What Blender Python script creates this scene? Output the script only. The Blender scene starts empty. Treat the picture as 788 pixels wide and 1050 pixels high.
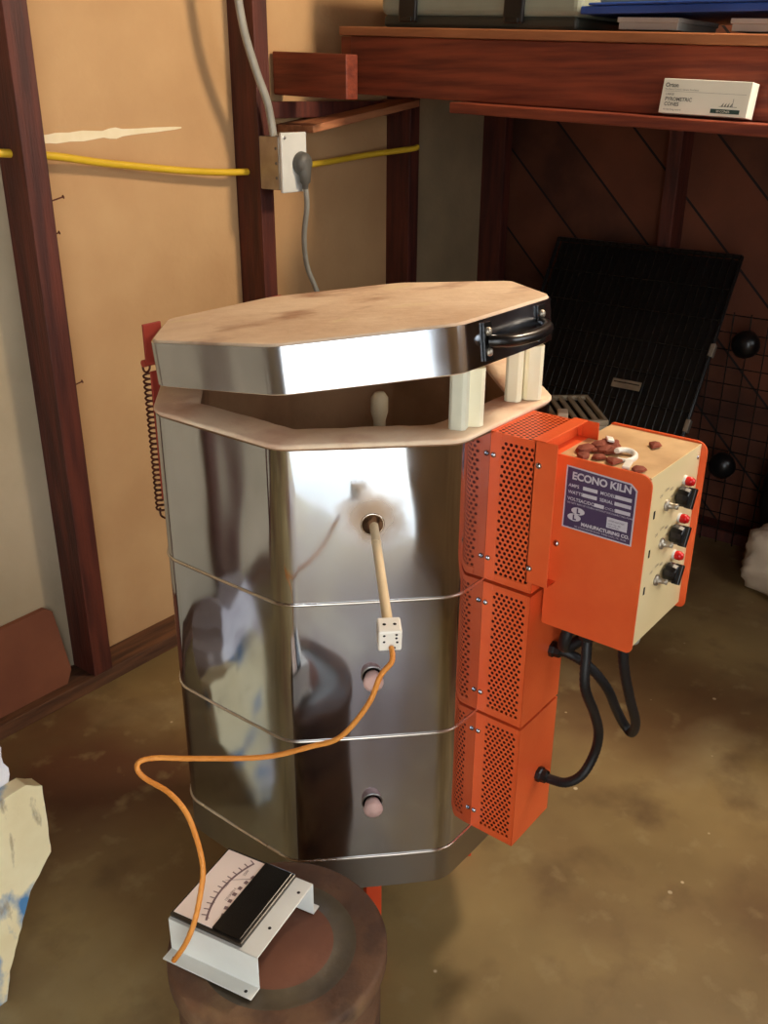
import bpy, math, random
from mathutils import Vector, Matrix, noise
random.seed(7)
S = bpy.context.scene
COL = S.collection
R = math.radians
PI = math.pi

# ------------------------------------------------------------------ camera
cam = bpy.data.objects.new('camera', bpy.data.cameras.new('camera'))
COL.objects.link(cam)
cam.data.sensor_fit = 'VERTICAL'
cam.data.sensor_height = 24.0
cam.data.sensor_width = 24.0 * 788 / 1050
cam.data.lens = 24.0 * 976.875 / 1050
cam.data.clip_start = 0.02
F = Vector((0.72074329, 0.56366601, -0.40349688))
RT = Vector((0.61796821, -0.78618328, 0.00558034))
UP = Vector((0.31407706, 0.25337024, 0.914964))
M = Matrix((RT, UP, -F)).transposed().to_4x4()
M.translation = Vector((-1.10469, -0.93178, 1.40252))
cam.matrix_world = M
S.camera = cam

# ------------------------------------------------------------------ world / light / exposure
S.view_settings.view_transform = 'Standard'
S.view_settings.look = 'None'
S.view_settings.gamma = 1.0
S.view_settings.use_curve_mapping = False
S.view_settings.exposure = 0.72

w = bpy.data.worlds.new('world'); S.world = w
w.use_nodes = True
nt = w.node_tree; nt.nodes.clear()
bg = nt.nodes.new('ShaderNodeBackground'); wo = nt.nodes.new('ShaderNodeOutputWorld')
bg.inputs['Color'].default_value = (0.90, 0.96, 1.0, 1)
bg.inputs['Strength'].default_value = 3.2
nt.links.new(bg.outputs[0], wo.inputs[0])

def light(name, kind, loc, direction, energy, color, **kw):
    d = bpy.data.lights.new(name, kind); d.energy = energy; d.color = color
    for k, v in kw.items(): setattr(d, k, v)
    o = bpy.data.objects.new(name, d); COL.objects.link(o); o.location = loc
    if direction: o.rotation_euler = Vector(direction).to_track_quat('-Z', 'Y').to_euler()
    return o
# sun that only lights the driveway outside the open garage door
light('sun', 'SUN', (-5, -8, 8), (0.75, -0.12, -0.8), 7.0, (1.0, 0.96, 0.9), angle=R(0.6))
# portal in the door opening (guides daylight sampling, gives no light of its own)
DX0, DX1, DY, DZ = -3.0, -1.1, -1.55, 2.1
po = light('daylight_portal', 'AREA', ((DX0+DX1)/2, DY-0.02, DZ/2), (0, 1, 0), 1.0, (1, 1, 1), shape='RECTANGLE', size=DX1-DX0, size_y=DZ)
po.data.cycles.is_portal = True
WN = (0.05, 1.15, 1.12, 1.95)  # added unseen window, brightens the control panel side
po = light('added_window_portal', 'AREA', ((WN[0]+WN[1])/2, DY-0.09, (WN[2]+WN[3])/2), (0, 1, 0), 1.0, (1, 1, 1), shape='RECTANGLE', size=WN[1]-WN[0], size_y=WN[3]-WN[2])
po.data.cycles.is_portal = True
LAMP = (1.0, -0.62, 2.2)
light('bulb_light', 'POINT', LAMP, None, 52.0, (1.0, 0.82, 0.60), shadow_soft_size=0.12)

# ------------------------------------------------------------------ materials
def lin(c):
    return tuple(((x/255)/12.92 if x/255 <= 0.04045 else ((x/255+0.055)/1.055)**2.4) for x in c)
MATS = {}
def mat(name, c1, c2=None, scale=8, stretch=(1, 1, 1), rough=0.6, metal=0.0, bump=0.0, bscale=None, r2=None, contrast=(0.35, 0.65), coord='Object', detail=6, spec=0.5):
    m = bpy.data.materials.new(name); m.use_nodes = True
    t = m.node_tree; b = t.nodes['Principled BSDF']
    b.inputs['Roughness'].default_value = rough; b.inputs['Metallic'].default_value = metal
    b.inputs['Specular IOR Level'].default_value = spec
    tc = t.nodes.new('ShaderNodeTexCoord'); mp = t.nodes.new('ShaderNodeMapping')
    mp.inputs['Scale'].default_value = stretch
    t.links.new(tc.outputs[coord], mp.inputs[0])
    n = t.nodes.new('ShaderNodeTexNoise'); n.inputs['Scale'].default_value = scale; n.inputs['Detail'].default_value = detail
    t.links.new(mp.outputs[0], n.inputs['Vector'])
    r = t.nodes.new('ShaderNodeValToRGB')
    r.color_ramp.elements[0].position = contrast[0]; r.color_ramp.elements[1].position = contrast[1]
    r.color_ramp.elements[0].color = (*lin(c1), 1); r.color_ramp.elements[1].color = (*lin(c2 or c1), 1)
    t.links.new(n.outputs['Fac'], r.inputs[0]); t.links.new(r.outputs[0], b.inputs['Base Color'])
    if r2 is not None:
        mr = t.nodes.new('ShaderNodeMapRange'); mr.inputs['From Min'].default_value = 0.3; mr.inputs['From Max'].default_value = 0.7
        mr.inputs['To Min'].default_value = rough; mr.inputs['To Max'].default_value = r2
        t.links.new(n.outputs['Fac'], mr.inputs[0]); t.links.new(mr.outputs[0], b.inputs['Roughness'])
    if bump:
        n2 = t.nodes.new('ShaderNodeTexNoise'); n2.inputs['Scale'].default_value = bscale or scale*3; n2.inputs['Detail'].default_value = 4
        t.links.new(mp.outputs[0], n2.inputs['Vector'])
        bp = t.nodes.new('ShaderNodeBump'); bp.inputs['Strength'].default_value = bump; bp.inputs['Distance'].default_value = 0.01
        t.links.new(n2.outputs['Fac'], bp.inputs['Height']); t.links.new(bp.outputs[0], b.inputs['Normal'])
    MATS[name] = m; m['nodes_ramp'] = r.name
    return m
def addmask(m, color, scale, lo, hi, stretch=(1, 1, 1), kind='noise', rough=None, offset=(0, 0, 0)):
    """lay a second stain colour of its own shape over a material"""
    t = m.node_tree; b = t.nodes['Principled BSDF']
    src = b.inputs['Base Color'].links[0].from_socket
    tc = t.nodes.new('ShaderNodeTexCoord'); mp = t.nodes.new('ShaderNodeMapping'); mp.inputs['Scale'].default_value = stretch
    mp.inputs['Location'].default_value = offset
    t.links.new(tc.outputs['Object'], mp.inputs[0])
    if kind == 'noise':
        n = t.nodes.new('ShaderNodeTexNoise'); n.inputs['Detail'].default_value = 5; out = n.outputs['Fac']
    else:
        n = t.nodes.new('ShaderNodeTexVoronoi'); out = n.outputs['Distance']
    n.inputs['Scale'].default_value = scale
    t.links.new(mp.outputs[0], n.inputs['Vector'])
    mr = t.nodes.new('ShaderNodeMapRange'); mr.inputs['From Min'].default_value = lo; mr.inputs['From Max'].default_value = hi
    t.links.new(out, mr.inputs[0])
    mx = t.nodes.new('ShaderNodeMix'); mx.data_type = 'RGBA'
    t.links.new(mr.outputs[0], mx.inputs['Factor']); t.links.new(src, mx.inputs['A']); mx.inputs['B'].default_value = (*lin(color), 1)
    t.links.new(mx.outputs['Result'], b.inputs['Base Color'])
    return m

m_paper = mat('kraft_paper', (192, 150, 104), (206, 166, 118), 3, (1, 1, 1), 0.85, bump=0.15, bscale=60)
m_paper2 = mat('grey_wallboard', (172, 156, 128), (190, 172, 144), 3, (1, 1, 1), 0.85, bump=0.15, bscale=60)
m_paper3 = mat('drab_wallboard', (146, 128, 98), (164, 142, 108), 5, (1, 1, 1), 0.85, bump=0.15, bscale=60)  # darker, greyer tan for the bay past the third stud
m_stud = mat('stained_stud_wood', (66, 27, 20), (98, 44, 30), 9, (5, 5, 0.5), 0.6, bump=0.25, bscale=40)
m_plate = mat('sole_plate_wood', (74, 46, 30), (116, 76, 48), 9, (0.5, 5, 5), 0.7, bump=0.25, bscale=40)
m_beam = mat('redwood_beam', (98, 36, 20), (138, 62, 36), 7, (5, 0.6, 9), 0.55, bump=0.2, bscale=30)
m_shelftop = mat('worn_shelf_board', (140, 84, 48), (176, 112, 70), 7, (5, 0.6, 5), 0.6, bump=0.2)
m_lumber = mat('cut_lumber', (152, 92, 60), (190, 126, 84), 9, (0.6, 5, 5), 0.6, bump=0.15)
m_floor = mat('stained_concrete', (116, 94, 58), (160, 136, 88), 2.2, (1, 1, 1), 0.42, bump=0.12, bscale=14, r2=0.6, contrast=(0.3, 0.7), detail=12)
addmask(m_floor, (100, 64, 42), 1.1, 0.46, 0.66, offset=(2.2, 0.7, 0))
addmask(m_floor, (170, 152, 112), 1.7, 0.60, 0.80, offset=(6, 3, 0))
addmask(m_floor, (214, 196, 160), 9, 0.050, 0.035, kind='voronoi')
addmask(m_floor, (106, 82, 52), 7, 0.54, 0.80, offset=(1, 8, 0))
addmask(m_floor, (160, 140, 98), 15, 0.58, 0.82, offset=(9, 1, 0))
m_drive = mat('driveway_concrete', (196, 194, 186), (214, 210, 202), 2, rough=0.8)
m_ceil = mat('ceiling_wood', (92, 66, 44), (120, 88, 60), 5, (1, 6, 1), 0.8)
m_wallside = mat('side_wallboard', (150, 124, 92), (168, 140, 104), 4, rough=0.85)
m_cream = mat('cream_enamel', (238, 214, 160), (246, 224, 174), 6, rough=0.42)
m_creamtop = mat('dusty_cream_enamel', (190, 150, 104), (222, 186, 134), 14, rough=0.6)
m_orange = mat('orange_enamel', (232, 92, 44), (240, 104, 52), 10, rough=0.34, bump=0.05, bscale=200)
m_orange2 = mat('orange_stand_paint', (214, 66, 28), (226, 78, 34), 10, rough=0.5)
m_orangedk = mat('shaded_cover_orange', (80, 22, 12), (96, 28, 16), 10, rough=0.6)  # darkened cover orange, stands for the shade inside the covers
m_brick = mat('firebrick', (238, 208, 176), (248, 226, 196), 10, rough=0.9, bump=0.2, bscale=60)
addmask(m_brick, (206, 160, 132), 7, 0.52, 0.7)
m_firedbrick = mat('fired_inner_brick', (168, 122, 84), (196, 150, 108), 8, rough=0.9, bump=0.3, bscale=40)
m_lidtop = mat('dirty_firebrick', (218, 186, 154), (238, 212, 182), 7, rough=0.9, bump=0.25, bscale=40)
addmask(m_lidtop, (160, 112, 82), 6, 0.56, 0.72, offset=(3, 1, 0))
addmask(m_lidtop, (232, 208, 170), 9, 0.62, 0.7, offset=(1, 5, 2))
m_postA = mat('kiln_post_clay', (244, 236, 200), (250, 244, 214), 12, rough=0.8)
m_postB = mat('grey_kiln_post_clay', (214, 214, 192), (228, 228, 208), 12, rough=0.8)
m_tube = mat('ceramic_tube', (222, 196, 152), (238, 216, 176), 12, (1, 1, 1), 0.6)
m_white = mat('white_ceramic', (240, 234, 220), (248, 242, 230), 12, rough=0.35)
m_wpaint = mat('white_painted_metal', (214, 214, 206), (230, 230, 222), 8, rough=0.42)
m_black = mat('black_plastic', (14, 13, 14), (22, 20, 20), 8, rough=0.28)
m_blackm = mat('black_wire', (26, 25, 24), (40, 38, 36), 8, rough=0.22, metal=0.3)
m_blackpan = mat('black_tray', (7, 7, 7), (12, 11, 11), 8, rough=0.45)
m_rubber = mat('black_rubber', (16, 16, 18), (26, 26, 28), 20, rough=0.5)
m_red = mat('red_pilot_glass', (214, 20, 24), (224, 28, 30), 8, rough=0.2)
m_hole = mat('dark_hole', (16, 8, 6), rough=0.9)
m_holebrick = mat('sooty_hole_brick', (120, 84, 56), (150, 108, 74), 30, rough=0.9)
m_hinge = mat('shaded_hinge_orange', (150, 48, 34), (166, 60, 44), 10, rough=0.6)  # hinge orange darkened, its shadow is put into the colour
m_louvre = mat('tan_grey_louvre_paint', (176, 160, 132), (192, 176, 148), 10, rough=0.5)
m_lead = mat('orange_lead_sheath', (214, 132, 46), (230, 152, 66), 30, rough=0.5, bump=0.3, bscale=300)
m_yellow = mat('yellow_cable_sheath', (222, 180, 42), (234, 194, 56), 8, rough=0.4)
m_grey = mat('grey_cable_sheath', (150, 148, 138), (172, 170, 160), 14, rough=0.45)
m_dkgrey = mat('dark_grey_plug', (84, 82, 76), (100, 98, 92), 8, rough=0.5)
m_galv = mat('galvanised_steel', (150, 140, 126), (176, 168, 152), 18, rough=0.42, metal=0.7)
m_screw = mat('bright_screw', (200, 200, 204), rough=0.22, metal=1.0)
m_rust = mat('rusty_iron', (82, 56, 40), (116, 82, 56), 9, rough=0.6, r2=0.85, bump=0.3, bscale=50, contrast=(0.3, 0.7))
addmask(m_rust, (140, 112, 76), 6, 0.55, 0.75, offset=(0, 2, 0))
addmask(m_rust, (58, 38, 28), 14, 0.54, 0.72, offset=(7, 2, 0))
m_rustred = mat('red_rust', (98, 58, 40), (116, 72, 50), 12, rough=0.75, bump=0.2)
m_rustdk = mat('dark_worn_iron', (62, 52, 40), (90, 78, 58), 12, rough=0.5, bump=0.2)
m_spring = mat('rusty_spring_steel', (70, 34, 24), (110, 58, 40), 30, rough=0.5, metal=0.5)
m_plug = mat('pinkish_clay_plug', (202, 160, 150), (222, 186, 176), 22, rough=0.85, bump=0.3, bscale=80)
m_navy = mat('name_plate_blue', (72, 56, 88), (80, 64, 96), 8, rough=0.4)
m_silver = mat('name_plate_silver', (198, 192, 200), (210, 206, 212), 8, rough=0.4)
m_dial = mat('meter_scale_paper', (232, 214, 204), (240, 224, 214), 5, rough=0.4)
m_ink = mat('meter_ink', (120, 96, 96), rough=0.5)
m_bezel = mat('meter_bezel', (48, 42, 36), (60, 54, 46), 5, rough=0.25)
m_meterblk = mat('meter_black_face', (14, 13, 12), (22, 20, 17), 8, rough=0.22)
m_carton = mat('white_carton', (222, 220, 204), (232, 230, 214), 6, rough=0.6)
m_text = mat('carton_print', (96, 100, 92), rough=0.6)
m_green = mat('carton_green_print', (34, 62, 56), rough=0.6)
m_case = mat('grey_green_case', (132, 138, 122), (146, 152, 136), 5, rough=0.4)
m_casedk = mat('dark_case_base', (44, 46, 38), (52, 54, 46), 5, rough=0.5)
m_blue = mat('blue_plastic_sheet', (32, 62, 130), (44, 76, 150), 6, rough=0.45)
m_greycard = mat('grey_card', (156, 148, 138), (170, 162, 150), 6, rough=0.7)
m_brown = mat('brown_hardboard', (112, 62, 40), (132, 78, 52), 5, rough=0.8)
m_sack = mat('dirty_cream_cloth', (214, 196, 170), (232, 216, 192), 9, rough=0.85, bump=0.4, bscale=30)
addmask(m_sack, (150, 110, 76), 11, 0.56, 0.72)
m_blackbag = mat('black_bag_plastic', (10, 9, 9), (16, 14, 14), 9, rough=0.4)
m_splat = mat('stained_cream_board', (236, 216, 168), (246, 230, 186), 12, rough=0.75, bump=0.2)
addmask(m_splat, (82, 132, 176), 13, 0.54, 0.64, (1, 1, 0.6), offset=(1.3, 0, 0.4))
addmask(m_splat, (150, 128, 96), 24, 0.62, 0.72, (1.5, 1, 0.5), offset=(4, 2, 1))
m_lav = mat('chalky_plaster', (204, 196, 200), (236, 230, 230), 14, rough=0.85, bump=0.5, bscale=40)
addmask(m_lav, (124, 100, 98), 14, 0.58, 0.7, (1, 1, 0.6))
m_broken = mat('broken_brown_core', (140, 92, 66), (176, 122, 92), 10, rough=0.9, bump=0.4)
m_torn = mat('torn_paper_core', (240, 224, 184), (248, 234, 200), 20, rough=0.9)
m_chip = mat('brown_brick_chip', (122, 52, 30), (150, 72, 44), 20, rough=0.8)
m_bulb = mat('bulb_glass', (255, 240, 210), rough=0.3)
_b = m_bulb.node_tree.nodes['Principled BSDF']; _b.inputs['Emission Color'].default_value = (1, 0.78, 0.5, 1); _b.inputs['Emission Strength'].default_value = 12
m_leaf = mat('plastic_meter_lens', (40, 36, 32), rough=0.1)

# polished stainless steel with smudges and slow waves
def steel(name, base=(202, 208, 218), rough=(0.05, 0.14), wave=0.20, smudge=True):
    m = bpy.data.materials.new(name); m.use_nodes = True
    t = m.node_tree; b = t.nodes['Principled BSDF']; b.inputs['Metallic'].default_value = 1.0
    tc = t.nodes.new('ShaderNodeTexCoord'); mp = t.nodes.new('ShaderNodeMapping'); mp.inputs['Scale'].default_value = (1, 1, 0.7)
    t.links.new(tc.outputs['Object'], mp.inputs[0])
    n = t.nodes.new('ShaderNodeTexNoise'); n.inputs['Scale'].default_value = 7; n.inputs['Detail'].default_value = 8
    t.links.new(mp.outputs[0], n.inputs['Vector'])
    r = t.nodes.new('ShaderNodeValToRGB'); r.color_ramp.elements[0].position = 0.35; r.color_ramp.elements[1].position = 0.62
    r.color_ramp.elements[0].color = (*lin(base), 1); r.color_ramp.elements[1].color = (*lin(tuple(c*0.94 for c in base)), 1)
    t.links.new(n.outputs['Fac'], r.inputs[0]); t.links.new(r.outputs[0], b.inputs['Base Color'])
    mr = t.nodes.new('ShaderNodeMapRange'); mr.inputs['From Min'].default_value = 0.35; mr.inputs['From Max'].default_value = 0.7
    mr.inputs['To Min'].default_value = rough[0]; mr.inputs['To Max'].default_value = rough[1]
    t.links.new(n.outputs['Fac'], mr.inputs[0]); t.links.new(mr.outputs[0], b.inputs['Roughness'])
    mp2 = t.nodes.new('ShaderNodeMapping'); mp2.inputs['Scale'].default_value = (1, 1, 0.35)
    t.links.new(tc.outputs['Object'], mp2.inputs[0])
    n2 = t.nodes.new('ShaderNodeTexNoise'); n2.inputs['Scale'].default_value = 9; n2.inputs['Detail'].default_value = 1
    t.links.new(mp2.outputs[0], n2.inputs['Vector'])
    bp = t.nodes.new('ShaderNodeBump'); bp.inputs['Strength'].default_value = wave; bp.inputs['Distance'].default_value = 0.02
    t.links.new(n2.outputs['Fac'], bp.inputs['Height']); t.links.new(bp.outputs[0], b.inputs['Normal'])
    MATS[name] = m
    return m
m_steel = steel('polished_stainless_jacket')
def heat_stain(m, c, r0, r1, col, rough):
    t = m.node_tree; b = t.nodes['Principled BSDF']
    tc = t.nodes.new('ShaderNodeTexCoord'); vd = t.nodes.new('ShaderNodeVectorMath'); vd.operation = 'DISTANCE'; vd.inputs[1].default_value = c
    n = t.nodes.new('ShaderNodeTexNoise'); n.inputs['Scale'].default_value = 22
    t.links.new(tc.outputs['Object'], n.inputs['Vector'])
    ad = t.nodes.new('ShaderNodeVectorMath'); ad.operation = 'MULTIPLY_ADD'; ad.inputs[1].default_value = (0.05, 0.05, 0.05)
    t.links.new(n.outputs['Color'], ad.inputs[0]); t.links.new(tc.outputs['Object'], ad.inputs[2]); t.links.new(ad.outputs[0], vd.inputs[0])
    mr = t.nodes.new('ShaderNodeMapRange'); mr.interpolation_type = 'SMOOTHSTEP'; mr.inputs['From Min'].default_value = r1; mr.inputs['From Max'].default_value = r0
    t.links.new(vd.outputs['Value'], mr.inputs[0])
    for name, val in (('Base Color', (*lin(col), 1)), ('Roughness', rough)):
        src = b.inputs[name].links[0].from_socket
        mx = t.nodes.new('ShaderNodeMix'); mx.data_type = 'RGBA' if name == 'Base Color' else 'FLOAT'
        A = [i for i in mx.inputs if i.name == 'A' and i.enabled][0]; B = [i for i in mx.inputs if i.name == 'B' and i.enabled][0]
        O = [i for i in mx.outputs if i.enabled][0]
        t.links.new(mr.outputs[0], mx.inputs['Factor']); t.links.new(src, A); B.default_value = val
        t.links.new(O, b.inputs[name])
m_steeltop = steel('heat_stained_steel_jacket', rough=(0.05, 0.14))
heat_stain(m_steeltop, (-0.2045+0.025, -0.2085+0.025, 0.882+0.025), 0.010, 0.060, (160, 140, 122), 0.34)
m_steellid = steel('brushed_lid_band_steel', rough=(0.10, 0.26))
m_steelb = steel('dull_stainless_band', (176, 174, 170), (0.28, 0.4), 0.05)
m_seam = steel('folded_seam_steel', (226, 216, 204), (0.2, 0.35), 0.0)

# diagonal board siding
def siding():
    m = mat('diagonal_board_siding', (66, 34, 20), (104, 58, 36), 6, (1, 1, 1), 0.7, bump=0.2, bscale=30)
    t = m.node_tree; b = t.nodes['Principled BSDF']
    src = b.inputs['Base Color'].links[0].from_socket
    tc = t.nodes.new('ShaderNodeTexCoord'); sx = t.nodes.new('ShaderNodeSeparateXYZ'); t.links.new(tc.outputs['Object'], sx.inputs[0])
    ad = t.nodes.new('ShaderNodeMath'); ad.operation = 'SUBTRACT'; t.links.new(sx.outputs['Z'], ad.inputs[0]); t.links.new(sx.outputs['Y'], ad.inputs[1])
    dv = t.nodes.new('ShaderNodeMath'); dv.operation = 'DIVIDE'; dv.inputs[1].default_value = 0.19*1.414; t.links.new(ad.outputs[0], dv.inputs[0])
    fr = t.nodes.new('ShaderNodeMath'); fr.operation = 'FRACT'; t.links.new(dv.outputs[0], fr.inputs[0])
    gp = t.nodes.new('ShaderNodeMath'); gp.operation = 'LESS_THAN'; gp.inputs[1].default_value = 0.04; t.links.new(fr.outputs[0], gp.inputs[0])
    fl = t.nodes.new('ShaderNodeMath'); fl.operation = 'FLOOR'; t.links.new(dv.outputs[0], fl.inputs[0])
    wn = t.nodes.new('ShaderNodeTexWhiteNoise'); wn.noise_dimensions = '1D'; t.links.new(fl.outputs[0], wn.inputs['W'])
    mr = t.nodes.new('ShaderNodeMapRange'); mr.inputs['To Min'].default_value = 0.0; mr.inputs['To Max'].default_value = 0.55; t.links.new(wn.outputs['Value'], mr.inputs[0])
    m0 = t.nodes.new('ShaderNodeMix'); m0.data_type = 'RGBA'; t.links.new(mr.outputs[0], m0.inputs['Factor']); t.links.new(src, m0.inputs['A']); m0.inputs['B'].default_value = (*lin((134, 72, 44)), 1)
    mx = t.nodes.new('ShaderNodeMix'); mx.data_type = 'RGBA'; t.links.new(gp.outputs[0], mx.inputs['Factor']); t.links.new(m0.outputs['Result'], mx.inputs['A'])
    mx.inputs['B'].default_value = (*lin((20, 11, 8)), 1); t.links.new(mx.outputs['Result'], b.inputs['Base Color'])
    return m
m_siding = siding()

# ------------------------------------------------------------------ mesh helpers
class MB:
    def __init__(s): s.v = []; s.f = []; s.mi = []; s.mats = []; s.cur = 0; s.sm = []
    def use(s, m):
        if m not in s.mats: s.mats.append(m)
        s.cur = s.mats.index(m); return s
    def add(s, vs, fs, smooth=False):
        o = len(s.v); s.v += [Vector(v) for v in vs]
        for f in fs: s.f.append([i+o for i in f]); s.mi.append(s.cur); s.sm.append(smooth)
        return s
    def box(s, x0, x1, y0, y1, z0, z1, mtx=None):
        vs = [Vector((x, y, z)) for x in (x0, x1) for y in (y0, y1) for z in (z0, z1)]
        if mtx: vs = [mtx @ v for v in vs]
        return s.add(vs, [(0, 1, 3, 2), (4, 6, 7, 5), (0, 4, 5, 1), (2, 3, 7, 6), (0, 2, 6, 4), (1, 5, 7, 3)])
    def prism(s, loop, z0, z1, smooth=False, mtx=None, cap=True):
        n = len(loop); f = (lambda v: mtx @ Vector(v)) if mtx else Vector
        vs = [f((p[0], p[1], z0)) for p in loop] + [f((p[0], p[1], z1)) for p in loop]
        s.add(vs, [(i, (i+1) % n, n+(i+1) % n, n+i) for i in range(n)], smooth)
        if cap: s.add(vs, [tuple(range(n-1, -1, -1)), tuple(range(n, 2*n))])
        return s
    def rings(s, rings, closed=True, smooth=True, capa=False, capb=False):
        n = len(rings[0]); vs = [v for r in rings for v in r]; fs = []
        for k in range(len(rings)-1):
            for i in range(n if closed else n-1):
                j = (i+1) % n; fs.append((k*n+i, k*n+j, (k+1)*n+j, (k+1)*n+i))
        s.add(vs, fs, smooth)
        if capa: s.add(rings[0], [tuple(range(n-1, -1, -1))])
        if capb: s.add(rings[-1], [tuple(range(n))])
        return s
    def lathe(s, prof, c=(0, 0, 0), n=32, axis=None, smooth=True):
        q = Vector((0, 0, 1)).rotation_difference(Vector(axis)).to_matrix() if axis else Matrix.Identity(3)
        c = Vector(c)
        rs = [[c + q @ Vector((r*math.cos(2*PI*i/n), r*math.sin(2*PI*i/n), z)) for i in range(n)] for r, z in prof]
        return s.rings(rs, True, smooth, prof[0][0] > 1e-5, prof[-1][0] > 1e-5)
    def tube(s, pts, r, n=10, sub=6, caps=True, corr=0.0, flat=1.0):
        P = smooth_path(pts, sub); rs = []; up = Vector((0.3, 0.2, 1)).normalized(); prev = None
        for i, p in enumerate(P):
            t = (P[min(i+1, len(P)-1)] - P[max(i-1, 0)]).normalized()
            a = t.cross(up) if prev is None else prev - t*prev.dot(t)
            if a.length < 1e-4: a = t.orthogonal()
            a.normalize(); prev = a; b = t.cross(a)
            rr = r*(1 + (corr if i % 2 else 0))
            rs.append([p + a*rr*math.cos(2*PI*k/n) + b*rr*flat*math.sin(2*PI*k/n) for k in range(n)])
        return s.rings(rs, True, True, caps, caps)
    def text(s, body, size, mtx, extrude=0.0, bold=0.0, align='LEFT', spacing=1.0):
        cu = bpy.data.curves.new('txt', 'FONT'); cu.body = body; cu.size = size; cu.extrude = extrude; cu.offset = bold; cu.align_x = align; cu.resolution_u = 3; cu.space_character = spacing
        o = bpy.data.objects.new('txt', cu); COL.objects.link(o)
        me = bpy.data.meshes.new_from_object(o.evaluated_get(bpy.context.evaluated_depsgraph_get()))
        s.add([mtx @ v.co for v in me.vertices], [tuple(p.vertices) for p in me.polygons])
        bpy.data.objects.remove(o); bpy.data.curves.remove(cu); bpy.data.meshes.remove(me)
        return s
    def build(s, name, m=None, parent=None, bevel=0.0, seg=2, offset=(0, 0, 0), solid=0.0):
        me = bpy.data.meshes.new(name)
        off = Vector(offset)
        me.from_pydata([tuple(v-off) for v in s.v], [], s.f)
        if m and not s.mats: s.mats = [m]
        for x in s.mats: me.materials.append(x)
        for p, i, sm in zip(me.polygons, s.mi, s.sm): p.material_index = i; p.use_smooth = sm
        me.update()
        o = bpy.data.objects.new(name, me); COL.objects.link(o)
        o.location = off
        if parent: o.parent = parent
        if bevel:
            b = o.modifiers.new('bevel', 'BEVEL'); b.width = bevel; b.segments = seg; b.limit_method = 'ANGLE'; b.angle_limit = R(35)
        if solid:
            b = o.modifiers.new('solid', 'SOLIDIFY'); b.thickness = solid
        return o
def smooth_path(pts, sub):
    pts = [Vector(p) for p in pts]
    if len(pts) < 3 or sub <= 1: return pts
    out = []
    for i in range(len(pts)-1):
        a, b, c, d = pts[max(i-1, 0)], pts[i], pts[i+1], pts[min(i+2, len(pts)-1)]
        for k in range(sub):
            t = k/sub
            out.append(0.5*((2*b) + (c-a)*t + (2*a-5*b+4*c-d)*t*t + (3*b-3*c+d-a)*t**3))
    out.append(pts[-1]); return out
def tag(o, label, cat, group=None, kind=None):
    o['label'] = label; o['category'] = cat
    if group: o['group'] = group
    if kind: o['kind'] = kind
    return o
def root(name, label, cat, loc=(0, 0, 0), rz=0.0, group=None):
    o = bpy.data.objects.new(name, None); COL.objects.link(o); o.empty_display_size = 0.05
    o.location = loc; o.rotation_euler = (0, 0, rz)
    return tag(o, label, cat, group)
def struct(o): o['kind'] = 'structure'; return o
def child_local(o, parent_loc):
    """vertices were written in world space: shift the part under its root"""
    o.location = o.location - Vector(parent_loc); return o

# ------------------------------------------------------------------ the room
WY, WX = 0.995, 2.02
struct(MB().box(-4.2, WX+0.03, DY-0.1, WY+0.05, -0.1, 0.0).build('floor', m_floor))
struct(MB().box(-14, 14, -16, DY-0.1, -0.12, -0.01).build('floor_driveway', m_drive))
struct(MB().box(-4.2, WX+0.1, DY-0.1, WY+0.05, 2.45, 2.5).build('ceiling', m_ceil))
wl = MB()
wl.use(m_paper2).box(-4.2, 0.08, WY, WY+0.03, 0, 2.45)
wl.use(m_paper).box(0.08, 1.38, WY, WY+0.03, 0, 2.45)
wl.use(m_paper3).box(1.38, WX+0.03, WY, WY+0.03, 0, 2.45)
struct(wl.build('wall_left'))
struct(MB().box(WX, WX+0.03, DY-0.1, WY, 0, 2.45).build('wall_back', m_siding))
wr = MB().box(-4.2, DX0, DY-0.1, DY, 0, 2.45).box(DX1, WN[0], DY-0.1, DY, 0, 2.45).box(WN[1], WX, DY-0.1, DY, 0, 2.45).box(WN[0], WN[1], DY-0.1, DY, 0, WN[2]).box(WN[0], WN[1], DY-0.1, DY, WN[3], 2.45).box(DX0, DX1, DY-0.1, DY, DZ, 2.45)
struct(wr.build('wall_right', m_wallside))
wf = MB()  # frame of the added out-of-frame window
for a_, b_, c_, d_ in ((WN[0], WN[1], WN[2], WN[2]+0.04), (WN[0], WN[1], WN[3]-0.04, WN[3]), (WN[0], WN[0]+0.04, WN[2]+0.04, WN[3]-0.04), (WN[1]-0.04, WN[1], WN[2]+0.04, WN[3]-0.04), (0.585, 0.615, WN[2]+0.04, WN[3]-0.04)):
    wf.box(a_, b_, DY-0.07, DY-0.03, c_, d_)
struct(wf.build('added_window_1', m_wpaint, bevel=0.003))
struct(MB().box(-4.25, -4.2, DY-0.1, WY+0.05, 0, 2.45).build('wall_front', m_wallside))
struct(MB().box(-4.2, WX, 0.905, WY, 0, 0.038).build('baseboard_left', m_plate, bevel=0.002))
struct(MB().box(1.93, WX, -1.5, 0.90, 0, 0.038).build('baseboard_back', m_stud, bevel=0.002))
k = 1
for i in range(-6, 4):
    x = 0.055 + 0.61*i
    if i == 1: x = 0.722
    if i == 2: x = 1.36
    if i == 3: x = 1.905
    wd = 0.055 if i == 0 else 0.048
    struct(MB().box(x, x+wd, 0.905, WY, 0.038, 2.45).build('trim_%d' % k, m_stud, bevel=0.002)); k += 1
for y in (0.285, -0.325, -0.935):
    struct(MB().box(1.93, WX, y, y+0.045, 0.038, 2.45).build('trim_%d' % k, m_stud, bevel=0.002)); k += 1
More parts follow.
